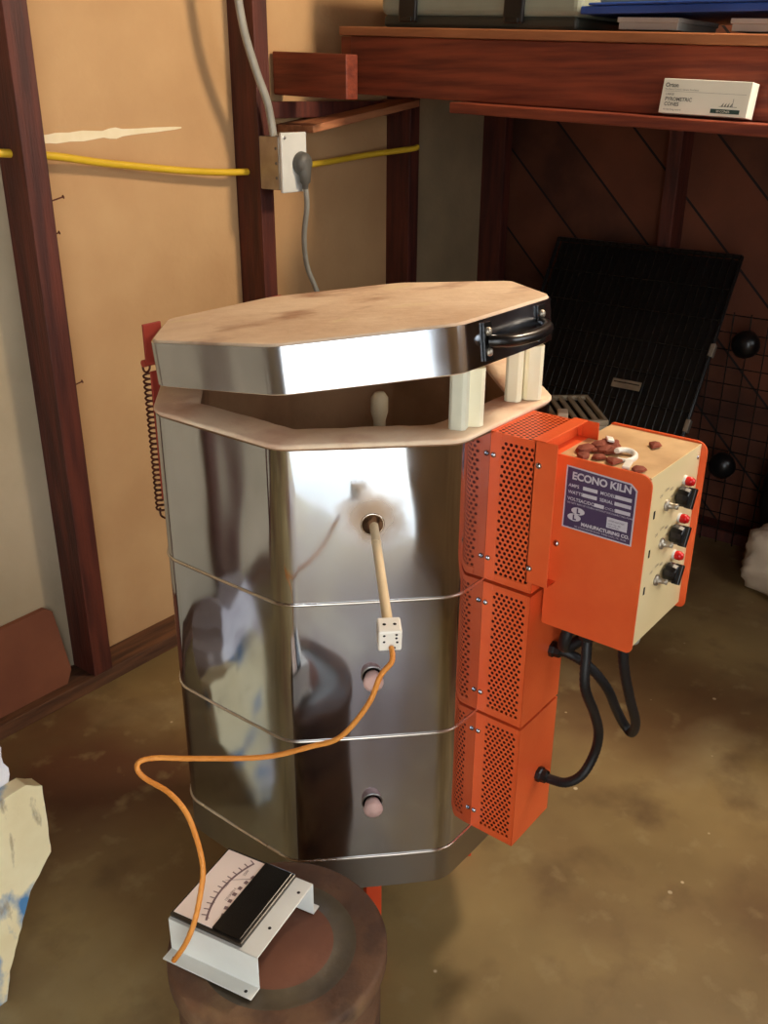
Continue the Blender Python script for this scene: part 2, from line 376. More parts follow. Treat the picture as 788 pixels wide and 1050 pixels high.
for i in range(6):
    struct(MB().box(-4.2, WX, -1.35+0.45*i, -1.305+0.45*i, 2.31, 2.45).build('trim_%d' % k, m_ceil)); k += 1

# ceiling bulb above the right of the kiln (out of the frame)
t = root('ceiling_bulb', 'bare warm bulb in a white holder hanging over the kiln', 'lamp', (LAMP[0], LAMP[1], 2.31))
MB().lathe([(0.05, 0.0), (0.05, -0.012), (0.024, -0.02), (0.022, -0.05), (0, -0.05)], (0, 0, 0)).build('holder', m_wpaint, t)

# torn paper on the wall
pts = []
n = 26
for i in range(n+1):
    u = i/n; x = 0.09 + 0.46*u; hw = 0.0125*(1-u)**0.6 + 0.001
    hw *= 0.85 + 0.4*noise.noise(Vector((u*9, 0, 0)))
    zc = 1.302 + 0.018*u
    if 0.50 < u < 0.60: hw *= 1.5
    pts.append((x, zc, hw))
top = [(x, z+h+0.001) for x, z, h in pts]; bot = [(x, z-h) for x, z, h in reversed(pts)]
mx = Matrix(((1, 0, 0, 0), (0, 0, 1, 0), (0, 1, 0, 0), (0, 0, 0, 1)))
o = MB().prism(top+bot, WY-0.0015, WY+0.001, mtx=mx).build('torn_paper_strip', m_torn, offset=(0.3, WY, 1.31))
tag(o, 'pale horizontal tear in the tan wall paper above the yellow cable', 'torn strip')

# ------------------------------------------------------------------ yellow cable
o = MB().tube([(-3.5, 0.95, 1.36), (-1.2, 0.95, 1.33), (-0.5, 0.95, 1.31), (0.06, 0.95, 1.283), (0.3, 0.965, 1.252), (0.55, 0.96, 1.222), (0.74, 0.95, 1.212), (1.0, 0.955, 1.219), (1.2, 0.95, 1.232), (1.35, 0.90, 1.245), (1.385, 0.895, 1.25)], 0.0085, 10).build('yellow_cable', m_yellow, offset=(0.3, 0.95, 1.25))
tag(o, 'yellow electric cable running through the studs along the left wall', 'cable')

# grey feed cable above the outlet
o = MB().tube([(0.58, 0.86, 2.30), (0.61, 0.87, 1.95), (0.632, 0.87, 1.68), (0.652, 0.87, 1.545), (0.686, 0.868, 1.45), (0.722, 0.868, 1.375), (0.738, 0.868, 1.302)], 0.0095, 10, flat=1.5).build('feed_cable', m_grey, offset=(0.7, 0.87, 1.8))
tag(o, 'thick grey cable coming down the stud into the outlet box', 'cable')

# outlet
OL = (0.765, 0.905, 1.237)
t = root('outlet_box', 'steel outlet box with white cover plate on the middle stud', 'outlet', OL)
b = MB().box(-0.043, 0.035, -0.068, 0.0, -0.064, 0.063)
bx = b.build('box_body', m_galv, t, bevel=0.003)
for z in (-0.035, 0.0, 0.035): MB().lathe([(0.004, 0), (0.003, 0.0015), (0, 0.0015)], (-0.043, -0.058, z), 10, (-1, 0, 0)).build('rivet', m_dkgrey, bx)
pl = MB().box(-0.041, 0.051, -0.077, -0.068, -0.071, 0.072).build('cover_plate', m_wpaint, t, bevel=0.003)
MB().lathe([(0.004, 0), (0.004, 0.0016), (0, 0.002)], (-0.03, -0.077, 0.06), 12, (0, -1, 0)).build('screw', m_screw, pl)
# plug and its cord
PL = Vector((0.79, 0.828, 1.235))
t = root('power_plug', 'dark grey angled plug with a thin grey cord in the white outlet', 'plug', PL)
MB().lathe([(0.027, 0.0), (0.029, 0.004), (0.026, 0.018), (0.018, 0.026), (0, 0.028)], (0, 0, 0), 24, (0, -1, 0)).build('plug_head', m_dkgrey, t)
pb = MB()
pb.rings([[Vector((c*w_, -0.016 + d_*s_, z)) for c, s_ in [(math.cos(2*PI*i/16), math.sin(2*PI*i/16)) for i in range(16)]] for w_, d_, z in ((0.019, 0.013, 0.01), (0.019, 0.013, -0.02), (0.016, 0.011, -0.045), (0.008, 0.008, -0.05), (0.007, 0.007, -0.062))], True, True, True, True)
pb.build('plug_body', m_dkgrey, t)
cp = [(0.79, 0.812, 1.18), (0.797, 0.815, 1.13), (0.81, 0.84, 1.05), (0.84, 0.86, 0.97), (0.875, 0.86, 0.90), (0.93, 0.84, 0.75), (0.98, 0.78, 0.45), (0.95, 0.70, 0.12), (0.80, 0.60, 0.012), (0.55, 0.50, 0.010)]
MB().tube([Vector(p)-PL for p in cp], 0.0072, 10).build('cord', m_grey, t)

# nails in the left stud
for i, (z, l, zz) in enumerate(((1.232, 0.022, 0.0), (1.18, 0.05, 0.012), (1.112, 0.03, 0.006), (0.775, 0.04, 0.014))):
    p = Vector((0.11, 0.945 if i else 0.95, z))
    d = Vector((1, -0.15, 0.25)).normalized()
    nb = MB().tube([p - d*0.012, p + d*l], 0.0016, 8, 1).lathe([(0.0042, 0), (0.0042, 0.0012), (0, 0.0012)], p+d*l, 10, d)
    o = nb.build('bent_nail', m_spring, offset=p)
    tag(o, ['short nail sticking out of the left stud just below the yellow cable', 'longest rusty nail sticking out of the left stud, second below the yellow cable',
            'rusty nail sticking out of the left stud, third below the yellow cable', 'lowest rusty nail in the left stud, near the height of the kiln lid'][i], 'nail', 'rusty nails in the left stud')

# ------------------------------------------------------------------ shelf
def sz(y): return 0.043*y         # the old shelf sags toward the right
def sbox(mb, x0, x1, y0, y1, z0, z1):
    vs = [Vector((x, y, z + sz(y))) for x in (x0, x1) for y in (y0, y1) for z in (z0, z1)]
    return mb.add(vs, [(0, 1, 3, 2), (4, 6, 7, 5), (0, 4, 5, 1), (2, 3, 7, 6), (0, 2, 6, 4), (1, 5, 7, 3)])
SH = (1.02, -0.4, 1.40)
t = root('wooden_shelf', 'heavy reddish wooden shelf across the back corner, worn edge', 'shelf', SH)
o = child_local(sbox(MB(), 0.995, 1.033, -1.45, 0.83, 1.362, 1.498).build('front_beam', m_beam, t, bevel=0.003), SH)
o = child_local(sbox(MB(), 0.985, 1.92, -1.45, 0.86, 1.499, 1.520).build('top_board', m_shelftop, t, bevel=0.003), SH)
o = child_local(sbox(MB(), 0.93, 1.033, -1.45, 0.47, 1.337, 1.361).build('ledge', m_beam, t, bevel=0.003), SH)
o = child_local(sbox(MB(), 0.865, 0.91, 0.735, 0.985, 1.352, 1.455).build('beam_stub', m_beam, t, bevel=0.003), SH)
o = child_local(sbox(MB(), 1.88, 1.92, -1.45, 0.86, 1.40, 1.498).build('rear_cleat', m_beam, t, bevel=0.003), SH)
o = child_local(sbox(MB(), 1.04, 1.90, 0.865, 0.90, 1.385, 1.498).build('side_cleat', m_beam, t, bevel=0.003), SH)
# short plank wedged below
Mx = Matrix.Translation((0.875, 0.925, 1.322)) @ Matrix.Rotation(R(-7.4), 4, 'Y')
o = MB().box(0.0, 0.47, -0.066, 0.066, -0.019, 0.0, Mx).build('loose_plank', m_lumber, bevel=0.002, offset=(1.1, 0.925, 1.33))
tag(o, 'short pale plank lying aslant against the wall under the shelf end', 'plank')
o = MB().box(0.772, 1.358, 0.945, 0.993, 1.338, 1.378).build('wall_block', m_stud, bevel=0.002, offset=(1.06, 0.97, 1.35))
struct(o); o.name = 'trim_%d' % k; k += 1

# carton of cones leaning on the ledge
def carton():
    a = Vector((0.950, -0.047, 1.3665)); L, H, D = 0.187, 0.066, 0.036
    ang = math.atan(0.043)
    mt = Matrix.Translation(a) @ Matrix.Rotation(ang, 4, 'X') @ Matrix.Rotation(R(-2), 4, 'Z') @ Matrix.Rotation(R(6), 4, 'Y')
    t = root('cone_carton', 'small white printed carton leaning on the front ledge of the shelf', 'box', a)
    def W(x): return Matrix.Translation(-a) @ mt
    P = Matrix.Translation(-a) @ mt
    MB().box(0, D, -L, 0, 0, H, P).build('carton_body', m_carton, t, bevel=0.001)
    f = P @ Matrix(((0, 0, -1, -0.0006), (-1, 0, 0, 0), (0, 1, 0, 0), (0, 0, 0, 1)))
    pr = MB().use(m_text)
    T = lambda x, y: f @ Matrix.Translation((x, y, 0))
    pr.text('Orton', 0.011, T(0.006, 0.050), bold=0.0004)
    pr.text('The Edward Orton Jr. Ceramic Foundation', 0.0042, T(0.006, 0.0445))
    pr.box(0.006, 0.180, 0.0418, 0.0422, 0, 0.0003, f)
    pr.text('LARGE', 0.006, T(0.010, 0.0345))
    pr.text('PYROMETRIC', 0.0098, T(0.010, 0.0240), bold=0.0002)
    pr.text('CONES', 0.0098, T(0.010, 0.0145), bold=0.0002)
    pr.text('for kiln firing control', 0.0046, T(0.010, 0.006))
    pr.box(0.155, 0.1558, 0.018, 0.034, 0, 0.0003, f); pr.box(0.128, 0.165, 0.018, 0.0188, 0, 0.0003, f)
    for i, q in enumerate((0.132, 0.138, 0.144, 0.150)):
        pr.add([f @ Vector((q, 0.0188, 0.0003)), f @ Vector((q+0.004, 0.0188, 0.0003)), f @ Vector((q+0.005, 0.026, 0.0003))], [(0, 1, 2)])
    pr.build('printed_text', m_text, t)
    gb = MB().use(m_green).box(0.112, 0.172, 0.0055, 0.0135, 0, 0.0004, f)
    gb.use(m_carton).text('50 CONES', 0.0062, f @ Matrix.Translation((0.124, 0.0073, 0.0006)))
    gb.build('green_band', m_green, t)
carton()

# tool case on the shelf
def case():
    z0 = 1.5215 + sz(0.47)
    t = root('tool_case', 'grey green plastic tool case with black latches on the shelf', 'case', (1.03, 0.475, z0), 0)
    mt = Matrix.Rotation(math.atan(0.043), 4, 'X')
    MB().box(0.0, 0.36, -0.275, 0.275, 0.0, 0.028, mt).build('case_base', m_casedk, t, bevel=0.008)
    MB().box(-0.006, 0.366, -0.285, 0.285, 0.026, 0.17, mt).build('case_lid', m_case, t, bevel=0.02, seg=4)
    for y in (0.19, -0.115):
        l = MB().box(-0.018, -0.004, y-0.026, y+0.026, 0.012, 0.07, mt).build('latch', m_black, t, bevel=0.004)
        MB().box(-0.023, -0.016, y-0.018, y+0.018, 0.012, 0.024, mt).build('latch_tab', m_blackm, l, bevel=0.002)
case()
# flat cartons, blue sheet, grey panel
for i, (y0, y1, lb) in enumerate(((-0.03, 0.105, 'flat grey card box lying under the blue sheet, nearer the tool case'), (-0.36, -0.145, 'flat grey card box under the blue sheet at the right picture edge'))):
    zz = 1.5215 + sz(y0)+0.004
    b = MB(); Mx = Matrix.Translation((1.04, y0, zz)) @ Matrix.Rotation(math.atan(0.043), 4, 'X')
    b.box(0, 0.22, 0, y1-y0, 0, 0.022, Mx).box(-0.004, 0.224, -0.003, y1-y0+0.003, 0.014, 0.024, Mx)
    o = b.build('flat_carton', m_greycard, bevel=0.0015, offset=(1.04, y0, zz)); tag(o, lb, 'box', 'flat boxes under the blue sheet')
Mx = Matrix.Translation((1.0, 0.0, 1.5575)) @ Matrix.Rotation(R(1.2), 4, 'X')
o = MB().box(0.02, 0.5, -0.8, 0.19, 0, 0.016, Mx).box(0.015, 0.5, -0.8, 0.17, 0.0165, 0.022, Mx).build('blue_panel', m_blue, bevel=0.003, offset=(1.2, -0.3, 1.56))
tag(o, 'bright blue plastic panel lying across the boxes on the shelf', 'panel')
o = MB().box(0.03, 0.5, -0.8, 0.15, 0.0225, 0.045, Mx).box(0.05, 0.48, -0.78, 0.13, 0.045, 0.06, Mx).build('grey_tray', m_case, bevel=0.004, offset=(1.2, -0.3, 1.58))
tag(o, 'pale grey green tray stacked on top of the blue panel', 'tray')

# ------------------------------------------------------------------ kiln
KR = 0.2906
def octo(r, rc, bulge=0.0, na=9, nf=8):
    """rounded octagon, face 0 looks to -Y"""
    P = []; ap = r; q = R(22.5)
    half = ap*math.tan(q); cut = rc*math.tan(q)
    for k_ in range(8):
        a = R(-90 + 45*k_); nx, ny = math.cos(a), math.sin(a); tx, ty = -ny, nx
        for i in range(nf+1):
            u = -1 + 2*i/nf; l = u*(half-cut); bb = bulge*(1-u*u)
            P.append((nx*(ap+bb)+tx*l, ny*(ap+bb)+ty*l))
        cx = nx*(ap-rc)+tx*(half-cut); cy = ny*(ap-rc)+ty*(half-cut)
        for i in range(1, na):
            b = a + R(45)*i/na
            P.append((cx+rc*math.cos(b), cy+rc*math.sin(b)))
    return P
def ring_body(outer, inner, z0, z1, mb, smooth=True):
    n = len(outer)
    V3 = lambda L, z: [Vector((x, y, z)) for x, y in L]
    mb.rings([V3(outer, z0), V3(outer, z1)], smooth=smooth)
    mb.rings([V3(inner, z1), V3(inner, z0)], smooth=smooth)
    mb.rings([V3(outer, z1), V3(inner, z1)], smooth=False)
    mb.rings([V3(inner, z0), V3(outer, z0)], smooth=False)
    return mb
kiln = root('electric_kiln', 'octagonal stainless steel kiln with orange control box and propped lid', 'kiln', (0, 0, 0))
BZ = 0.30; SEC = 0.2286
HA = R(-135); HN = Vector((math.cos(HA), math.sin(HA), 0)); HT = Vector((-HN.y, HN.x, 0))
# (peephole centre heights)
holes = [0.408, 0.636, 0.875]
jout = octo(KR, 0.055, 0.0010); jin = octo(KR-0.0015, 0.054, 0.0010)
for s_ in range(3):
    z0, z1 = BZ + SEC*s_ + 0.001, BZ + SEC*(s_+1) - (0.001 if s_ < 2 else 0.004)
    zs = [z0 + (z1-z0)*i/10 for i in range(11)]
    mb = MB()
    mb.rings([[Vector((x, y, z)) for x, y in jout] for z in zs])
    mb.rings([[Vector((x, y, z1)) for x, y in jout], [Vector((x, y, z1)) for x, y in jin], [Vector((x, y, z0)) for x, y in jin]], smooth=False)
    j = mb.build('steel_jacket', m_steeltop if s_ == 2 else m_steel, kiln)
    # peephole grommet and plug
    p = HN*(KR+0.0010) + Vector((0, 0, holes[s_])) + HT*0.0
    p = Vector((-0.2045, -0.2085, holes[s_]))
    p = p + HN*(KR+0.0010 - p.dot(HN)); p.z = holes[s_]
    MB().lathe([(0.0142, -0.002), (0.0142, 0.0012), (0.0158, 0.0012), (0.0164, 0.0002), (0.0164, -0.002)], p, 28, HN).build('peephole_rim', m_seam if s_ == 2 else m_steelb, j)
    MB().lathe([(0.0143, 0.0008), (0, 0.0008)], p, 24, HN).build('peephole', m_holebrick if s_ == 2 else m_hole, j)
    if s_ < 2:
        q = MB().lathe([(0.0, -0.002), (0.0105, -0.001), (0.0128, 0.006), (0.0150, 0.014), (0.0140, 0.018), (0.008, 0.021), (0, 0.0215)], p, 14, (HN + Vector((0, 0, -0.12))).normalized())
        q.build('peephole_plug', m_plug, j)
# seam bands
sm_out = octo(KR+0.003, 0.056, 0.0010); sm_in = octo(KR-0.001, 0.054, 0.0010)
for s_ in range(3):
    z = BZ + SEC*s_
    rs = []
    prof = [(-0.001, -0.0022), (0.0016, -0.0018), (0.0024, 0.0), (0.0016, 0.0018), (-0.001, 0.0022)]
    for d_, dz in prof: rs.append([Vector((x, y, z+dz)) for x, y in octo(KR+d_, 0.055+d_, 0.0010)])
    MB().rings(rs).build('seam_band', m_seam, kiln)
# floor slab with its own band
MB().rings([[Vector((x, y, z)) for x, y in octo(KR-0.001, 0.05, 0.002)] for z in (0.2365, 0.26, 0.285, 0.2985)], capa=True, capb=True).build('floor_slab_band', m_steelb, kiln)
# brick walls and rim
mb = MB()
o1 = octo(KR-0.003, 0.05); i1 = octo(0.2266, 0.012)
for s_ in range(3):
    z0, z1 = BZ + SEC*s_ + 0.002, BZ + SEC*(s_+1) - (0.001 if s_ < 2 else 0.0)
    ring_body(o1, i1, z0, z1, mb)
b = mb.build('firebrick_wall', m_firedbrick, kiln)
rim = MB()
prof = [(0.0, 0.984), (0.0015, 0.9865), (0.0012, 0.9892), (-0.002, 0.9906)]
def rag(x, y): return 0.0014*noise.noise(Vector((x*40, y*40, 3)))
rs = [[Vector((x, y, z + (rag(x, y) if i > 1 else 0))) for x, y in octo(KR+d_, 0.05, 0.0, 12, 12)] for i, (d_, z) in enumerate(prof)]
rs += [[Vector((x, y, z + rag(x, y))) for x, y in octo(r_, c_, 0.0, 12, 12)] for r_, c_, z in ((0.229, 0.013, 0.9906), (0.227, 0.012, 0.989), (0.2268, 0.012, 0.95))]
rim.rings(rs)
rm = rim.build('rim_ring', m_brick, kiln)
MB().prism(octo(0.228, 0.012), 0.3, 0.345).build('floor_brick', m_brick, kiln)
# stand
st = MB()
so, si = octo(0.225, 0.03), octo(0.205, 0.03)
ring_body(so, si, 0.212, 0.2355, st, False)
stand = st.build('stand_ring', m_orange2, kiln)
for a in (48, 138, 228, 318):
    n_ = Vector((math.cos(R(a)), math.sin(R(a)), 0)); mt = Matrix.Translation(n_*0.222) @ Matrix.Rotation(R(a), 4, 'Z')
    MB().box(-0.002, 0.012, -0.013, 0.013, 0, 0.225, mt).box(-0.020, 0.0, -0.013, -0.010, 0, 0.225, mt).build('leg', m_orange2, stand, bevel=0.001)
# ---- element covers
def perf(mb, w_, h, o_, ux, uy, pitch=0.0076, rad=0.0026, margin=0.0):
    """perforated sheet: hexagonal cells with a round hole each; o_ origin, ux/uy unit axes"""
    o_, ux, uy = Vector(o_), Vector(ux), Vector(uy)
    nx = max(1, int(w_/pitch)); px = w_/nx; rowh = pitch*0.866; ny = max(1, int(h/rowh)); rowh = h/ny
    for j in range(ny):
        off = 0.5 if j % 2 else 0.0
        for i in range(nx + (1 if off else 0)):
            xa = (i-off)*px; xb = xa+px; xa = max(xa, 0); xb = min(xb, w_)
            ya, yb = j*rowh, (j+1)*rowh
            c = ((i-off+0.5)*px, (j+0.5)*rowh)
            if xb-xa < px*0.9:
                mb.add([o_+ux*x+uy*y for x, y in ((xa, ya), (xb, ya), (xb, yb), (xa, yb))], [(0, 1, 2, 3)]); continue
            m_ = 8
            outer = [(xa, (ya+yb)/2), (xa, ya), ((xa+xb)/2, ya), (xb, ya), (xb, (ya+yb)/2), (xb, yb), ((xa+xb)/2, yb), (xa, yb)]
            ang = [PI, PI*1.25, PI*1.5, PI*1.75, 0, PI*0.25, PI*0.5, PI*0.75]
            inner = [(c[0]+rad*math.cos(q), c[1]+rad*math.sin(q)) for q in ang]
            vs = [o_+ux*x+uy*y for x, y in outer+inner]
            mb.add(vs, [(q, (q+1) % 8, 8+(q+1) % 8, 8+q) for q in range(8)])
XA, XB, YA, YB = -0.0509, 0.0644, -0.2912, -0.3700
BW = 0.022  # solid flange by the jacket
for s_ in range(3):
    z0 = BZ + SEC*s_ + 0.0015; z1 = BZ + SEC*(s_+1) - 0.0030
    if s_ == 2: z1 = 0.9835
    sh = MB().use(m_orange)
    T = 0.0012
    # front plate and folded edges
    if s_ < 2: sh.box(XA, XB, YB, YB+T, z0, z1)
    else: sh.box(XA, XB, YB, YB+T, z0, 0.79)
    for x in (XA, XB-T):
        sh.box(x, x+T, YA-0.016, YA, z0, z1)
        sh.box(x, x+T, YB, YB+0.006, z0, z1)
        sh.box(x, x+T, YB+0.006, YA-0.016, z0, z0+0.012)
        sh.box(x, x+T, YB+0.006, YA-0.016, z1-0.010, z1)
    # top and bottom lips with the dark recess between sections
    if s_ < 2: sh.box(XA, XB, YB, YA, z1-T, z1)
    sh.box(XA, XB, YB, YA, z0, z0+T)
    c = sh.build('element_cover', m_orange, kiln, bevel=0.0005, seg=1)
    pm = MB()
    h = z1-z0-0.022; wd = (YA-0.016)-(YB+0.006)
    perf(pm, wd, h, (XA+0.0004, YA-0.016, z0+0.012), (0, -1, 0), (0, 0, 1))
    pm.build('perforated_panel', m_orange, c)
    pm = MB(); perf(pm, wd, h, (XB-0.0004, YB+0.006, z0+0.012), (0, 1, 0), (0, 0, 1))
    pm.build('perforated_panel', m_orange, c)
    if s_ == 2:
        pm = MB(); perf(pm, XB-XA, 0.062, (XA, YA-0.062, z1), (1, 0, 0), (0, 1, 0), pitch=0.0074)
        pm.build('perforated_panel', m_orange, c)
        sh = MB().box(XA, XB, YA-0.004, YA, z1-0.002, z1+0.0005)
        sh.build('cover_edge', m_orange, c)
    else:
        pass
    MB().box(XA+0.014, XB-0.014, YB+0.008, YA, z0+0.006, z1-0.006).build('dark_backing', m_orangedk, c)  # dark block added behind the holes in place of inner shade
    zz = [(z0+0.035, YA-0.003), (z1-0.033, YA-0.003)]
    for z, y in zz:
        MB().lathe([(0.0042, 0), (0.0042, 0.001), (0.0028, 0.003), (0, 0.0034)], (XA, y-0.003, z), 12, (-1, 0, 0)).build('screw', m_screw, c)
# junction box between the top cover and the control box
JX = -0.0525
jb = MB()
jb.box(JX, JX+0.0015, -0.394, -0.360, 0.776, 0.986)
jb.box(XB, XB+0.0015, -0.394, -0.360, 0.776, 0.986)
jb.box(JX, XB+0.0015, -0.3625, -0.360, 0.776, 0.986)
jb.box(JX, XB+0.0015, -0.376, -0.355, 0.984, 0.9865)
jb.box(JX, XB+0.0015, -0.394, -0.360, 0.776, 0.7775)
jb.box(JX+0.012, XB, -0.380, -0.3625, 0.78, 0.962)
jn = jb.build('junction_box', m_orange, kiln, bevel=0.0006, seg=1)
for z, y in ((0.952, -0.368), (0.799, -0.365)):
    MB().lathe([(0.0046, 0), (0.0046, 0.001), (0.003, 0.0032), (0, 0.0036)], (JX, y, z), 12, (-1, 0, 0)).build('screw', m_screw, jn)
# ---- control box
CX0, CX1, CY0, CY1, CZ0, CZ1 = -0.0255, 0.1422, -0.378, -0.5131, 0.710, 0.963
cb = MB().use(m_creamtop)
cb.box(CX0+0.001, CX1-0.001, CY1+0.0012, CY0, CZ1-0.003, CZ1-0.0015)
cb.use(m_cream).box(CX0+0.001, CX1-0.001, CY1, CY1+0.0012, CZ0+0.004, CZ1-0.0015)
cb.use(m_orange).box(CX0+0.001, CX1-0.001, CY0-0.002, CY0, 0.715, CZ1-0.003)
cb.use(m_orange).box(CX0+0.001, CX1-0.001, CY1+0.002, CY0, CZ0+0.002, CZ0+0.004)
ctl = cb.build('control_box', None, kiln)
def cheek(x0, x1, ext):
    L = []; ya, yb, za, zb = CY0+0.001, CY1-ext, CZ0-0.004, CZ1+0.0015
    for cy, cz, a0, rr in ((ya-0.004, za+0.004, -90, 0.004), (ya-0.004, zb-0.004, 0, 0.004), (yb+0.016, zb-0.016, 90, 0.016), (yb+0.009, za+0.009, 180, 0.009)):
        for i in range(7):
            a = R(a0 + 90*i/6); L.append((cy + rr*math.cos(a), cz + rr*math.sin(a)))
    mx_ = Matrix(((0, 0, 1, 0), (1, 0, 0, 0), (0, 1, 0, 0), (0, 0, 0, 1)))
    return MB().prism(L, x0, x1, mtx=mx_)
cheek(CX0-0.0015, CX0+0.0015, 0.0025).build('side_plate', m_orange, ctl, bevel=0.0005, seg=1)
cheek(CX1-0.0015, CX1+0.0015, 0.009).build('side_plate', m_orange, ctl, bevel=0.0005, seg=1)
MB().lathe([(0.0046, 0), (0.0046, 0.001), (0.003, 0.0032), (0, 0.0036)], (CX0-0.0015, -0.3905, 0.836), 12, (-1, 0, 0)).build('screw', m_screw, ctl)
MB().lathe([(0.0030, 0), (0.003, 0.001), (0, 0.0016)], (CX1-0.011, CY1, 0.945), 10, (0, -1, 0)).build('screw', m_screw, ctl)
# name plate, local axes: x to the right (-Y world), y up, z out (-X world)
f = Matrix(((0, 0, -1, CX0-0.0016), (-1, 0, 0, -0.3965), (0, 1, 0, 0.864), (0, 0, 0, 1)))
npb = MB()
W_, H_ = 0.101, 0.087
npb.use(m_silver).prism([(0, 0), (W_, -0.001), (W_, H_-0.010), (W_-0.009, H_-0.002), (0, H_+0.002)], 0, 0.0004, mtx=f)
npb.use(m_navy).prism([(0.002, 0.002), (W_-0.002, 0.001), (W_-0.002, H_-0.011), (W_-0.010, H_-0.004), (0.002, H_)], 0.0004, 0.0006, mtx=f)
npb.use(m_silver)
T = lambda x, y, z=0.0008: f @ Matrix.Translation((x, y, z))
npb.text('ECONO KILN', 0.0142, T(0.009, 0.0715), bold=0.0005, spacing=0.97)
for i, (a, b_) in enumerate((('AMPS', 'MODEL'), ('WATTS', 'SERIAL'))):
    y = 0.0600 - 0.0095*i
    npb.text(a, 0.0064, T(0.005, y), bold=0.0001); npb.box(0.026, 0.047, y-0.0005, y+0.0045, 0.0006, 0.0008, f)
    npb.text(b_, 0.0064, T(0.051, y), bold=0.0001); npb.box(0.072, 0.095, y-0.0005, y+0.0045, 0.0006, 0.0008, f)
y = 0.0410
npb.text('VOLTS', 0.0064, T(0.005, y), bold=0.0001); npb.text('AC/DC', 0.0064, T(0.024, y), bold=0.0001); npb.box(0.044, 0.058, y-0.0005, y+0.0045, 0.0006, 0.0008, f)
npb.text('CYCLE', 0.0050, T(0.0595, y)); npb.box(0.074, 0.095, y-0.0005, y+0.0045, 0.0006, 0.0008, f)
npb.text('DO NOT REMOVE COVERS WITHOUT DISCONNECTING POWER', 0.0033, T(0.005, 0.0362))
# round linked logo
for cx, cy in ((0.022, 0.0275), (0.017, 0.0175)):
    L = [(cx+0.0085*math.cos(2*PI*i/20)*1.15, cy+0.0052*math.sin(2*PI*i/20)) for i in range(20)]
    npb.use(m_silver).prism(L, 0.0006, 0.0008, mtx=f)
    npb.use(m_navy).text('L', 0.0095, T(cx-0.002, cy-0.003, 0.0009), bold=0.0006)
npb.use(m_silver).text('MANUFACTURING CO.', 0.0066, T(0.028, 0.0085), bold=0.0003)
npb.text('142 CONCHESTER ROAD  TWIN OAKS, PA. 19104', 0.0034, T(0.018, 0.0040))
npb.box(0.064, 0.093, 0.0165, 0.0315, 0.0006, 0.0008, f)
npb.use(m_navy).text('LISTED ELECTRIC', 0.0030, T(0.066, 0.026, 0.0009)).text('KILN  No. 482', 0.0030, T(0.066, 0.0215, 0.0009)).text('INDUSTRIAL', 0.0030, T(0.066, 0.018, 0.0009))
npb.build('name_plate', None, ctl)
# switches, pilot lamps, slots
SW = ((0.030, 0.905), (0.030, 0.849), (0.029, 0.794))
KNOBS = ((0.069, 0.909), (0.066, 0.854), (0.062, 0.798))
LAMPS = ((0.092, 0.923), (0.091, 0.868), (0.090, 0.812))
for i, (x, z) in enumerate(SW):
    p = Vector((x+0.006, CY1, z))
    MB().lathe([(0.0080, 0.0), (0.0080, 0.0025), (0.0055, 0.004), (0.0045, 0.0045), (0.0035, 0.012), (0.004, 0.016), (0, 0.017)], p, 16, (0, -1, 0.1)).build('toggle', m_galv, ctl)
    kx, kz = KNOBS[i]
    kp = Vector((kx, CY1-0.003, kz))
    MB().lathe([(0.0045, 0.0), (0.0045, 0.004)], Vector((kx, CY1, kz)), 12, (0, -1, 0)).build('switch_shaft', m_galv, ctl)
    kb = MB().lathe([(0.0125, 0), (0.0142, 0.002), (0.0136, 0.010), (0.0125, 0.016), (0.011, 0.0175), (0, 0.0175)], kp, 12, (0, -1, 0), smooth=False)
    mt = Matrix.Translation(kp) @ Matrix.Rotation(R(25), 4, 'Y')
    kb.box(-0.0045, 0.0045, -0.0225, -0.012, -0.0142, 0.0142, mt)
    kb.build('switch_knob', m_black, ctl, bevel=0.001)
    lp = Vector((LAMPS[i][0], CY1, LAMPS[i][1]))
    MB().lathe([(0.0072, 0), (0.0072, 0.003), (0.0062, 0.0035)], lp, 16, (0, -1, 0)).build('lamp_collar', m_white, ctl)
    MB().lathe([(0.0062, 0.003), (0.0068, 0.006), (0.0066, 0.010), (0.0045, 0.014), (0, 0.015)], lp, 16, (0, -1, 0)).build('pilot_lamp', m_red, ctl)
    MB().box(x-0.034, x-0.030, CY1-0.0006, CY1+0.0006, z-0.007, z+0.004).build('panel_slot', m_hole, ctl)
    tx = Matrix(((1, 0, 0, x-0.020), (0, 0, -1, CY1-0.0004), (0, 1, 0, z+0.018), (0, 0, 0, 1)))
    pb = MB().text('OFF', 0.0052, tx).text('LOW', 0.0052, tx @ Matrix.Translation((0.016, 0.004, 0))).text('MED', 0.0052, tx @ Matrix.Translation((0.032, 0, 0))).text('HIGH', 0.0052, tx @ Matrix.Translation((0.038, -0.012, 0)))
    pb.build('switch_marking', m_ink, ctl)
# hoses
def fitting(p, d, name='hose_fitting', r=0.013):
    MB().lathe([(r, 0), (r, 0.006), (r*0.86, 0.008), (r*0.8, 0.016), (r*0.62, 0.018)], p, 8, d, smooth=False).build(name, m_black, kiln)
fitting((0.020, YB, 0.402), (0, -1, 0)); fitting((0.029, YB, 0.632), (0, -1, 0))
fitting((-0.004, -0.440, 0.708), (0, 0, -1), r=0.016); fitting((0.024, -0.482, 0.708), (0, 0, -1), r=0.016)
MB().tube([(-0.004, -0.440, 0.70), (-0.012, -0.445, 0.67), (-0.016, -0.450, 0.62), (0.015, -0.455, 0.56), (0.040, -0.455, 0.51), (0.046, -0.45, 0.465), (0.032, -0.44, 0.428), (0.022, -0.42, 0.408), (0.020, -0.395, 0.402), (0.020, -0.378, 0.402)], 0.0072, 12, 12, corr=0.10).build('hose', m_rubber, kiln)
